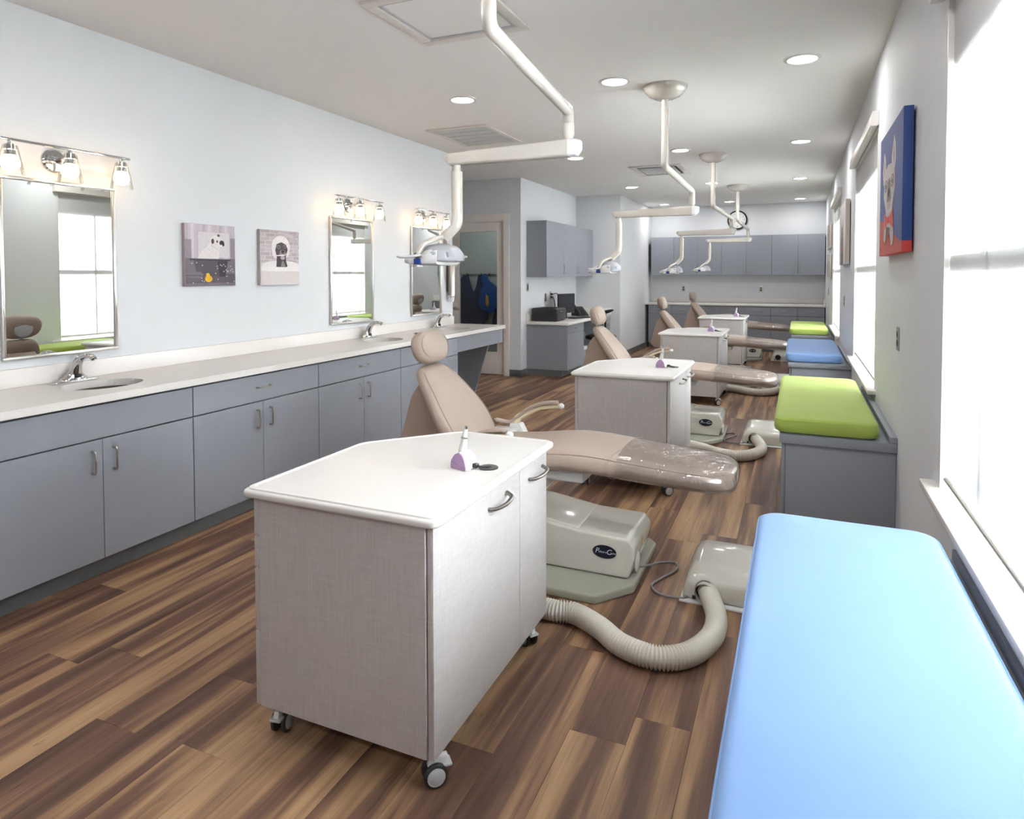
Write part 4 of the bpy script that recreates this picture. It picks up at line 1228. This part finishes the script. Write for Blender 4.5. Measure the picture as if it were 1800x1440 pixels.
def cushion(y0, y1, m, label, seed=1):
    x0, x1, z0, z1 = -.115, .395, .6355, .722
    t = thing('seat_cushion', ((x0 + x1) / 2, (y0 + y1) / 2, z0), label, 'cushion', 'bench cushions')
    cx, cy = (x0 + x1) / 2, (y0 + y1) / 2
    hx, hy, hz = (x1 - x0) / 2, (y1 - y0) / 2, (z1 - z0) / 2
    rr_ = random.Random(seed)
    rings = []
    NT = 13
    rim = rrect(0, 0, hx, hy, .06, 5)
    # denser outline along the long sides so that puckers can follow the edge
    dense = []
    for i in range(len(rim)):
        a, b = Vector(rim[i]), Vector(rim[(i + 1) % len(rim)])
        n = max(1, int((b - a).length / .05))
        for k in range(n):
            dense.append(a.lerp(b, k / n))
    pk = [rr_.uniform(-1, 1) for _ in dense]
    pk = [(pk[i - 1] + pk[i] + pk[(i + 1) % len(pk)]) / 3 for i in range(len(pk))]
    for j in range(NT + 1):
        a = -math.pi / 2 + math.pi * j / NT
        s_ = math.sin(a); c_ = max(0.0, math.cos(a))
        inset = .045 * (1 - c_ ** .6)
        zz = z0 + hz + hz * math.copysign(abs(s_) ** .75, s_)
        ring = []
        for i, p in enumerate(dense):
            d_ = p.length
            q = Vector((p.x * (hx - inset) / hx, p.y * (hy - inset) / hy))
            q *= 1 + .004 * pk[i] * c_
            ring.append(Vector((cx + q.x, cy + q.y, zz)))
        rings.append(ring)
    # crowned top
    for kx in (.9, .72, .5, .25, .05):
        ring = []
        for i, p in enumerate(dense):
            q = Vector((p.x * (hx - .045) / hx * kx, p.y * (hy - .045) / hy * (1 - (1 - kx) * hx / hy)))
            ring.append(Vector((cx + q.x, cy + q.y, z1 + .010 * (1 - kx ** 2.2))))
        rings.append(ring)
    G().loft(rings).build('cover', m, t, angle=70)
    for zz, ins in ((z1 - .014, .006), (z0 + .014, .006)):
        G().tube([Vector((cx + p.x * (hx - ins) / hx, cy + p.y * (hy - ins) / hy, zz)) for p in dense], .0026, 6, closed=True).build('piping', m, t)
    return t
BEN = [(.78, 2.34), (3.83, 5.52), (7.0, 8.72), (10.2, 11.95)]
for (a, b), lb in zip(BEN, ('grey window bench nearest the viewer, under the big blue cushion', 'grey window bench under the near green cushion',
                            'grey window bench under the far blue cushion', 'grey window bench farthest from the viewer, under the small green cushion')):
    bench(a, b, lb)
for (a, b), m, lb, sd in zip(BEN, (M_BLUEF, M_GREENF, M_BLUEF, M_GREENF), ('big sky-blue bench cushion filling the lower right corner', 'lime green bench cushion nearest the viewer, behind the big blue one',
                             'blue bench cushion between the two green ones', 'lime green bench cushion farthest from the viewer'), (1, 2, 3, 4)):
    cushion(a + .015, b - .015, m, lb, sd)

# ------------------------------------------------------------------ right-wall canvases and outlets
def right_canvas(y0, y1, z0, z1, th, side, label, shapes, group='canvas prints on the window wall', extra=None):
    t = thing('canvas_print', (XR, (y0 + y1) / 2, z0), label, 'picture', group)
    B(XR - .008 - th, XR - .008, y0, y1, z0, z1).build('canvas', side, t, bevel=.003)
    B(XR - .009, XR - .0005, y0 + .05, y1 - .05, z0 + .05, z1 - .05).build('stretcher_bar', mat('pine_bar', '#b89b74', .7), t)
    # seen from inside the room the left side of the picture is its far end
    print_patch(t, lambda u, v, l: Vector((XR - .008 - th - l, y1 - (y1 - y0) * (.004 + .992 * u), z0 + (z1 - z0) * (.004 + .992 * v))), shapes)
    if extra:
        extra(t)
    return t
M_CBLUE = mat('canvas_edge_blue', '#2c4a8c', .6, var=.06, scale=10)
M_CRED = mat('canvas_edge_red', '#c23a35', .6, var=.06, scale=10)
sh = [(rc(0, 0, 1, 1), '#59639a'), ([(0, 0), (1, 0), (1, .07), (.85, .10), (.6, .17), (.35, .24), (.15, .29), (0, .31)], '#bb5852'),
      ([(.20, .86), (.14, .70), (.18, .58), (.26, .60), (.30, .70), (.27, .80)], '#d7d0cf'), ([(.21, .82), (.18, .70), (.24, .64), (.26, .74)], '#b9a8a8'),
      ([(.66, .90), (.56, .76), (.56, .66), (.68, .62), (.74, .70), (.72, .82)], '#d7d0cf'), ([(.66, .85), (.61, .75), (.66, .67), (.70, .74)], '#b9a8a8'),
      ([(.22, .60), (.26, .68), (.40, .72), (.58, .70), (.70, .62), (.72, .50), (.64, .40), (.60, .32), (.34, .32), (.28, .40), (.20, .48)], '#cfc7c5'),
      ([(.42, .60), (.50, .60), (.56, .44), (.50, .36), (.40, .36), (.36, .44)], '#857b7f'), (el(.45, .49, .05, .035), '#3a3338'), ([(.36, .42), (.56, .42), (.50, .36), (.42, .36)], '#b7aead'),
      (el(.32, .56, .075, .05), '#8d6f70'), (el(.32, .56, .058, .038), '#b5aeb2'), (el(.61, .56, .075, .05), '#8d6f70'), (el(.61, .56, .058, .038), '#b5aeb2'), (el(.32, .555, .022, .02), '#2b2530'), (el(.61, .555, .022, .02), '#2b2530'), (rc(.39, .565, .54, .575), '#8d6f70'),
      ([(.26, .33), (.24, .12), (.30, .09), (.36, .12), (.38, .22), (.50, .20), (.56, .12), (.60, .06), (.68, .07), (.70, .14), (.66, .33)], '#c2b9b8'), ([(.40, .22), (.54, .20), (.50, .13), (.44, .13)], '#756b70'),
      ([(.27, .34), (.44, .29), (.47, .29), (.66, .34), (.68, .19), (.48, .25), (.44, .25), (.29, .20)], '#d2564b'), (el(.46, .27, .035, .03), '#b8433c'), ([(.04, .045), (.09, .05), (.08, .075), (.06, .06)], '#5a2a2c')]
right_canvas(3.42, 4.31, 1.60, 2.25, .04, M_CBLUE, 'large blue and red canvas of a white dog in glasses and bow tie', sh,
             extra=lambda t: B(XR - .0485, XR - .0075, 3.4195, 4.3105, 1.5995, 1.65).build('red_edge', M_CRED, t, bevel=.002))
sh = [(rc(0, 0, 1, 1), '#d9d2cf'), ([(.3, .0), (.25, .3), (.32, .5), (.30, .75), (.40, .62), (.55, .62), (.66, .78), (.66, .5), (.72, .3), (.74, 0)], '#8d8a90'), ([(.40, .45), (.58, .45), (.54, .28), (.44, .28)], '#5a565c'), (el(.49, .33, .05, .03), '#2e2b30'), (el(.40, .5, .03, .03), '#2e2b30'), (el(.58, .5, .03, .03), '#2e2b30'), ([(.36, .27), (.62, .27), (.56, .20), (.42, .20)], '#b5605a'), (rc(.36, 0, .44, .2), '#4e4a52'), (rc(.56, 0, .64, .2), '#5d5a62')]
M_CPALE = mat('canvas_edge_pale', '#d5cdc8', .6, var=.04, scale=10)
right_canvas(7.38, 8.42, 1.60, 2.25, .04, M_CPALE, 'large pale canvas of a grey dog between the two far windows', sh)
sh2 = [(rc(0, 0, 1, 1), '#dcd7d3'), ([(.3, .1), (.3, .5), (.26, .8), (.42, .66), (.58, .66), (.74, .8), (.7, .5), (.7, .1)], '#7c777b'), (el(.5, .42, .08, .06), '#2e2b30'), (el(.40, .56, .04, .04), '#2e2b30'), (el(.60, .56, .04, .04), '#2e2b30')]
for y0, z0, lb in ((11.35, 1.90, 'small dog canvas, upper near one of four past the far window'), (12.05, 1.90, 'small dog canvas, upper far one of four past the far window'),
                   (11.35, 1.42, 'small dog canvas, lower near one of four past the far window'), (12.05, 1.42, 'small dog canvas, lower far one of four past the far window')):
    right_canvas(y0, y0 + .38, z0, z0 + .40, .025, M_CPALE, lb, sh2, 'small canvases past the far window')

def outlet(name, c, nrm, label, slots=True):
    """steel wall plate; nrm is the axis it faces"""
    t = thing(name, c, label, 'wall plate', 'steel wall plates')
    c = Vector(c)
    n = Vector(nrm); s_ = Vector((-n.y, n.x, 0))
    def bx(w0, w1, z0, z1, d0, d1):
        pts = [c + s_ * w + n * d_ + Vector((0, 0, zz)) for d_ in (d0, d1) for zz in (z0, z1) for w in (w0, w1)]
        xs, ys, zs = [p.x for p in pts], [p.y for p in pts], [p.z for p in pts]
        return B(min(xs), max(xs), min(ys), max(ys), min(zs), max(zs))
    bx(-.037, .037, -.06, .06, .0005, .006).build('plate', M_NICKEL, t, bevel=.003)
    if slots:
        for zz in (-.022, .022):
            r_ = bx(-.017, .017, zz - .016, zz + .016, .006, .0075).build('receptacle', M_DGREY, t, bevel=.001)
            for w in (-.007, .007):
                bx(w - .0015, w + .0015, zz - .006, zz + .006, .0075, .008).build('slot', M_BLACK, r_)
    else:
        bx(-.016, .016, -.034, .034, .006, .0085).build('rocker', M_DGREY, t, bevel=.002)
    return t
outlet('wall_outlet', (XR, 3.86, 1.17), (-1, 0, 0), 'steel outlet plate on the window wall under the blue and red canvas')
outlet('wall_outlet', (XR, 8.2, 1.20), (-1, 0, 0), 'steel outlet plate on the window wall under the pale dog canvas')
outlet('wall_outlet', (XR, 12.4, 1.20), (-1, 0, 0), 'steel outlet plate on the window wall near the back corner')
outlet('wall_outlet', (-2.22, YB, 1.20), (0, -1, 0), 'steel outlet plate on the back wall, left one over the counter')
outlet('wall_outlet', (-.69, YB, 1.20), (0, -1, 0), 'steel outlet plate on the back wall, right one over the counter')
outlet('light_switch', (XD, 9.16, 1.31), (1, 0, 0), 'steel switch plate under the desk wall cabinets', False)

# ------------------------------------------------------------------ back wall cabinets
bx0, bx1 = -2.835, .455
cw = (bx1 - bx0) / 7
UNITS = [(0, 1), (1, 3), (3, 5), (5, 7)]
POS = ['leftmost', 'second from the left', 'third from the left', 'rightmost']
YU, YBS = 13.84, 13.60
for (i0, i1), ps in zip(UNITS, POS):
    a, b = bx0 + i0 * cw, bx0 + i1 * cw
    t = thing('wall_cabinet', ((a + b) / 2, (YU + YB) / 2, 1.485), 'dark grey wall cabinet on the back wall, %s of its row' % ps, 'cabinet', 'back wall upper cabinets')
    B(a + .001, b - .001, YU + .021, YB - .001, 1.485, 2.265).build('body', M_CABIN, t)
    for k in range(i0, i1):
        da, db = bx0 + k * cw + .002, bx0 + (k + 1) * cw - .002
        d = B(da, db, YU, YU + .02, 1.485, 2.265).build('door', M_CAB, t, bevel=.0015, seg=1)
        right = (k == i0) if i1 - i0 == 2 else True
        bar_pull(d, ((db - .05) if right else (da + .05), YU, 1.60), (0, 0, 1), (0, -1, 0), .055)
    t = thing('base_cabinet', ((a + b) / 2, (YBS + YB) / 2, 0), 'dark grey base cabinet along the back wall, %s of its row' % ps, 'cabinet', 'back wall base cabinets')
    B(a + .001, b - .001, YBS + .021, YB - .001, .095, .872).build('body', M_CABIN, t)
    B(a, b, YBS + .05, YB - .05, 0, .095).build('toe_kick', M_BASE, t)
    for k in range(i0, i1):
        da, db = bx0 + k * cw + .002, bx0 + (k + 1) * cw - .002
        d = B(da, db, YBS, YBS + .02, .70, .868).build('drawer_front', M_CAB, t, bevel=.0015, seg=1)
        bar_pull(d, ((da + db) / 2, YBS, .79), (1, 0, 0), (0, -1, 0), .055)
        d = B(da, db, YBS, YBS + .02, .095, .694).build('door', M_CAB, t, bevel=.0015, seg=1)
        right = (k == i0) if i1 - i0 == 2 else True
        bar_pull(d, ((db - .05) if right else (da + .05), YBS, .60), (0, 0, 1), (0, -1, 0), .055)
bc = thing('back_counter', (-1.2, 13.9, .875), 'white quartz counter with backsplash along the back wall', 'counter')
B(XN + .002, XR - .002, YBS - .03, YB - .001, .877, .915).build('countertop', M_QUARTZ, bc, bevel=.003)
B(XN + .002, XR - .002, YB - .021, YB - .001, .9155, 1.015).build('backsplash', M_QUARTZ, bc, bevel=.002)
B(XR - .022, XR - .002, YBS - .02, YB - .022, .9155, 1.015).build('backsplash', M_QUARTZ, bc, bevel=.002)

ck = thing('wall_clock', (-1.155, YB, 2.60), 'round white clock with a black rim high on the back wall', 'clock')
cc = Vector((-1.155, YB - .03, 2.60))
G().lathe([(.165, 0), (.165, -.008), (.178, -.014), (.192, -.008), (.195, .012), (.19, .029)], cc, 40, 'y', caps=False).build('rim', M_BLACK, ck)
G().lathe([(.17, .0), (.001, .0)], cc, 36, 'y', caps=False).build('dial', M_WHITEP, ck)
R = Matrix.Rotation(math.pi / 2, 4, 'X')
for k in range(12):
    a = math.pi / 2 - (k + 1) * math.pi / 6
    text_mesh('numeral', str(k + 1), .042, Matrix.Translation((cc.x + .132 * math.cos(a), cc.y - .0015, cc.z + .132 * math.sin(a))) @ R, M_BLACK, ck)
def hand(name, ang, ln, w):
    a = math.radians(90 - ang)
    d_ = Vector((math.cos(a), 0, math.sin(a))); s_ = Vector((-d_.z, 0, d_.x))
    o = cc + Vector((0, -.004, 0))
    pts = [o - d_ * .02 + s_ * w, o + d_ * ln + s_ * w * .5, o + d_ * ln - s_ * w * .5, o - d_ * .02 - s_ * w]
    G().add(pts + [p + Vector((0, -.0015, 0)) for p in pts], [(0, 1, 2, 3), (7, 6, 5, 4), (0, 4, 5, 1), (1, 5, 6, 2), (2, 6, 7, 3), (3, 7, 4, 0)]).build(name, M_BLACK, ck)
hand('hour_hand', 300, .075, .006)
hand('minute_hand', 235, .11, .004)

# ------------------------------------------------------------------ desk nook
DXF = -3.08
def pedestal(y0, y1, label):
    t = thing('desk_pedestal', ((XD + DXF) / 2, (y0 + y1) / 2, 0), label, 'cabinet', 'desk pedestals')
    B(XD + .002, DXF - .021, y0, y1, .095, .757).build('body', M_CAB, t)
    d = B(DXF - .02, DXF, y0 + .002, y1 - .002, .635, .752).build('drawer_front', M_CAB, t, bevel=.0015, seg=1)
    bar_pull(d, (DXF, (y0 + y1) / 2, .695), (0, 1, 0), (1, 0, 0), .05)
    d = B(DXF - .02, DXF, y0 + .002, y1 - .002, .095, .629).build('door', M_CAB, t, bevel=.0015, seg=1)
    bar_pull(d, (DXF, y1 - .05 if y0 < 10 else y0 + .05, .545), (0, 0, 1), (1, 0, 0), .055)
    B(XD + .002, DXF - .08, y0 + .001, y1 - .001, 0, .095).build('toe_kick', M_BASE, t)
pedestal(9.12, 9.93, 'grey desk pedestal with drawer under the printer')
pedestal(11.05, 11.49, 'grey desk pedestal at the far end of the desk')
dk = thing('desk_counter', (-3.4, 10.3, .757), 'white quartz desk top in the alcove with printer and monitor', 'desk')
B(XD + .001, DXF + .025, 9.09, YN - .001, .758, .80).build('top', M_QUARTZ, dk, bevel=.003)
B(XD + .001, XD + .02, 9.09, YN - .001, .8005, .90).build('backsplash', M_QUARTZ, dk, bevel=.002)
B(XD + .021, DXF + .02, YN - .02, YN - .001, .8005, .90).build('backsplash', M_QUARTZ, dk, bevel=.002)

ys = [9.12, 9.92, 10.58, 11.20, 11.49]
for k, (a, b, nd) in enumerate(((9.12, 9.92, 1), (9.92, 11.20, 2), (11.20, 11.49, 1))):
    t = thing('wall_cabinet', (-3.55, (a + b) / 2, 1.465), ('grey wall cabinet above the printer, nearest of the desk row', 'grey two-door wall cabinet in the middle of the desk row', 'narrow grey wall cabinet at the far end of the desk row')[k], 'cabinet', 'desk upper cabinets')
    B(XD + .001, -3.421, a + .001, b - .001, 1.465, 2.295).build('body', M_CAB, t)
    if nd == 1:
        seg = [(a, b)]
    else:
        seg = [(9.92, 10.58), (10.58, 11.20)]
    for j, (da, db) in enumerate(seg):
        d = B(-3.42, -3.40, da + .002, db - .002, 1.465, 2.295).build('door', M_CAB, t, bevel=.0015, seg=1)
        hy = (db - .05) if (k == 0 or (k == 1 and j == 0)) else (da + .05)
        bar_pull(d, (-3.40, hy, 1.575), (0, 0, 1), (1, 0, 0), .055)

pr_ = thing('printer', (-3.46, 9.40, .80), 'dark grey laser printer on the near end of the desk', 'printer')
x0, x1, y0, y1 = -3.665, -3.265, 9.19, 9.60
G().ext(round_poly([(x0, .806), (x1 - .03, .806), (x1, .815), (x1, .97), (x1 - .02, .995), (x0 + .03, 1.0), (x0, .985)], .008, 3), 'y', y0, y1).build('case', M_CHAR, pr_, bevel=.008, seg=3)
B(x1 - .002, x1 + .006, y0 + .015, y1 - .015, .815, .905).build('paper_tray', M_DGREY, pr_, bevel=.004)
B(x1 - .002, x1 + .008, y0 + .015, y1 - .015, .912, .98).build('front_flap', M_DGREY, pr_, bevel=.004)
B(x1 + .004, x1 + .008, y0 + .16, y0 + .25, .82, .838).build('tray_grip', M_BLACK, pr_)
B(x1 + .0075, x1 + .0095, y0 + .15, y0 + .20, .945, .952).build('badge', M_WHITEP, pr_)
G().ext(round_poly([(x0 + .12, y0 + .08), (x1 - .08, y0 + .08), (x1 - .10, y1 - .08), (x0 + .12, y1 - .08)], .02), 'z', .993, 1.006).build('output_tray', M_BLACK, pr_)
for k in range(6):
    for j in range(2):
        B(x1 - .17 + j * .06, x1 - .125 + j * .06, y0 - .001, y0 + .002, .885 + k * .012, .890 + k * .012).build('vent_slot', M_BLACK, pr_)
for xx in (x0 + .04, x1 - .05):
    B(xx, xx + .03, y0 + .03, y1 - .03, .8005, .808).build('foot', M_BLACK, pr_)

mo = thing('monitor', (-3.42, 10.18, .80), 'flat black computer monitor on the desk, angled to the room', 'monitor')
Mm = Matrix.Translation((-3.45, 10.15, 0)) @ Matrix.Rotation(math.radians(-14), 4, 'Z')
G().box(-.012, .018, -.24, .24, .875, 1.19).xf(Mm).build('bezel', M_BLACK, mo, bevel=.006)
G().box(.0185, .0195, -.228, .228, .893, 1.178).xf(Mm).build('screen', M_SCREEN, mo, smooth=False)
G().ext([(-.03, .81), (.0, .81), (.0, .98), (-.03, .98)], 'y', -.035, .035).xf(Mm).build('stand', M_BLACK, mo, bevel=.004)
G().ext(rrect(0, 0, .10, .12, .05), 'z', .8005, .812).xf(Mm).build('foot', M_DGREY, mo, bevel=.003)
kb = thing('keyboard', (-3.22, 10.0, .80), 'black keyboard lying on the desk before the monitor', 'keyboard')
Mk = Matrix.Translation((-3.21, 10.12, 0)) @ Matrix.Rotation(math.radians(-20), 4, 'Z')
G().box(-.07, .07, -.21, .21, .801, .815).xf(Mk).build('tray', M_BLACK, kb, bevel=.004)
for r in range(4):
    for c in range(12):
        G().box(-.058 + r * .029, -.034 + r * .029, -.197 + c * .033, -.169 + c * .033, .8155, .821).xf(Mk).build('key', M_CHAR, kb)
ph = thing('desk_phone', (-3.42, 10.75, .80), 'black desk phone with handset on the desk behind the second chair', 'phone')
Mp = Matrix.Translation((-3.40, 10.72, 0)) @ Matrix.Rotation(math.radians(-30), 4, 'Z')
G().ext(round_poly([(-.10, .801), (.10, .801), (.10, .815), (-.07, .955), (-.10, .945)], .006, 3), 'y', -.10, .12).xf(Mp).build('body', M_BLACK, ph, bevel=.004)
G().tube(spline([Mp @ Vector(p) for p in ((-.10, -.075, .975), (-.06, -.075, .985), (.0, -.075, .925), (.05, -.075, .875), (.09, -.075, .835))], 5), [.02] + [.022] * 4 + [.016] * 11 + [.022] * 5, 12).build('handset', M_CHAR, ph)
G().ext([(-.045, .938), (-.01, .909), (-.008, .911), (-.043, .940)], 'y', -.02, .09).xf(Mp).build('display', M_SCREEN, ph)
for r in range(4):
    for c in range(3):
        xk, zk = .008 + r * .018, .895 - r * .0148
        G().box(xk, xk + .011, .0 + c * .03, .02 + c * .03, zk, zk + .008).xf(Mp).build('key', M_DGREY, ph)
po = thing('data_outlet', (XD, 9.93, 1.13), 'steel multi-socket data plate on the alcove wall above the printer', 'wall plate')
B(XD + .0005, XD + .006, 9.89, 9.96, 1.07, 1.20).build('plate', M_NICKEL, po, bevel=.002)
for k in range(4):
    B(XD + .006, XD + .009, 9.91, 9.94, 1.08 + k * .03, 1.10 + k * .03).build('socket', M_BLACK, po)
po = thing('plug_outlet', (XD, 10.16, 1.15), 'outlet with two black plugs and cords behind the monitor', 'wall plate')
B(XD + .0005, XD + .006, 10.12, 10.20, 1.09, 1.22).build('plate', M_NICKEL, po, bevel=.002)
for zz in (1.13, 1.18):
    B(XD + .006, XD + .035, 10.14, 10.18, zz - .014, zz + .014).build('plug', M_BLACK, po, bevel=.004)
G().tube(spline([(XD + .035, 10.16, 1.18), (XD + .08, 10.25, 1.185), (XD + .10, 10.33, 1.12), (XD + .08, 10.36, 1.0), (XD + .06, 10.36, .83)], 8), .007, 8).build('cord', M_BLACK, po)
G().tube(spline([(XD + .035, 10.16, 1.13), (XD + .05, 10.2, 1.08), (XD + .05, 10.24, .98), (XD + .05, 10.26, .83)], 8), .007, 8).build('cord', M_BLACK, po)

oc = thing('office_chair', (-2.95, 10.55, 0), 'black office chair with chrome base pushed to the desk alcove', 'chair')
G().ell((-2.98, 10.55, .47), (.24, .25, .045), 20, 8, .6).build('seat', M_BLACK, oc)
G().tube([(-2.98, 10.55, .12), (-2.98, 10.55, .44)], .03, 12).build('gas_lift', M_CHROME, oc)
for k in range(5):
    a = k * 2 * math.pi / 5 + .3
    e = Vector((-2.98 + .27 * math.cos(a), 10.55 + .27 * math.sin(a), .075))
    G().tube([(-2.98, 10.55, .12), e], [.024, .014], 10).build('base_leg', M_CHROME, oc)
    G().lathe([(.027, -.018), (.03, 0), (.027, .018)], (e.x, e.y, .03), 14, 'y').build('caster', M_BLACK, oc)
G().ell((-2.98, 10.86, .865), (.14, .035, .03), 14, 8).xf(Matrix.Translation((-2.98, 10.86, .865)) @ Matrix.Rotation(-.28, 4, 'Y') @ Matrix.Translation((2.98, -10.86, -.865))).build('armrest', M_BLACK, oc)
G().tube(fillet([(-3.0, 10.72, .46), (-3.0, 10.88, .48), (-2.99, 10.87, .85)], .06), .015, 10).build('armrest_post', M_BLACK, oc)
bn = thing('waste_bin', (-3.3, 10.22, 0), 'small grey waste bin under the desk beside the pedestal', 'bin')
G().lathe([(.001, .001), (.11, .001), (.14, .34), (.15, .345), (.15, .352), (.136, .352), (.106, .01), (.001, .01)], (-3.25, 10.15, 0), 24, caps=False).build('bucket', M_BIN, bn)
G().lathe([(.153, .30), (.157, .355), (.13, .36), (.10, .33)], (-3.25, 10.15, 0), 20, caps=False).build('liner', M_WHITEP, bn)

# unseen fill lamp added to brighten the closet behind the glass door
cl = thing('closet_fill', (-4.6, 9.7, ZC), 'unseen fill light added on the closet ceiling behind the glass door', 'ceiling light')
G().lathe([(.12, ZC - .0005), (.115, ZC - .04), (.08, ZC - .06), (.001, ZC - .065)], (-4.6, 9.7, 0), 24).build('dome', M_WHITEP, cl)
ld = bpy.data.lights.new('closet_fill_lamp', 'AREA'); ld.shape = 'DISK'; ld.size = .2; ld.energy = 4
lo = bpy.data.objects.new('lamp', ld); COL.objects.link(lo); lo.parent = cl; lo.location = (0, 0, -.08)
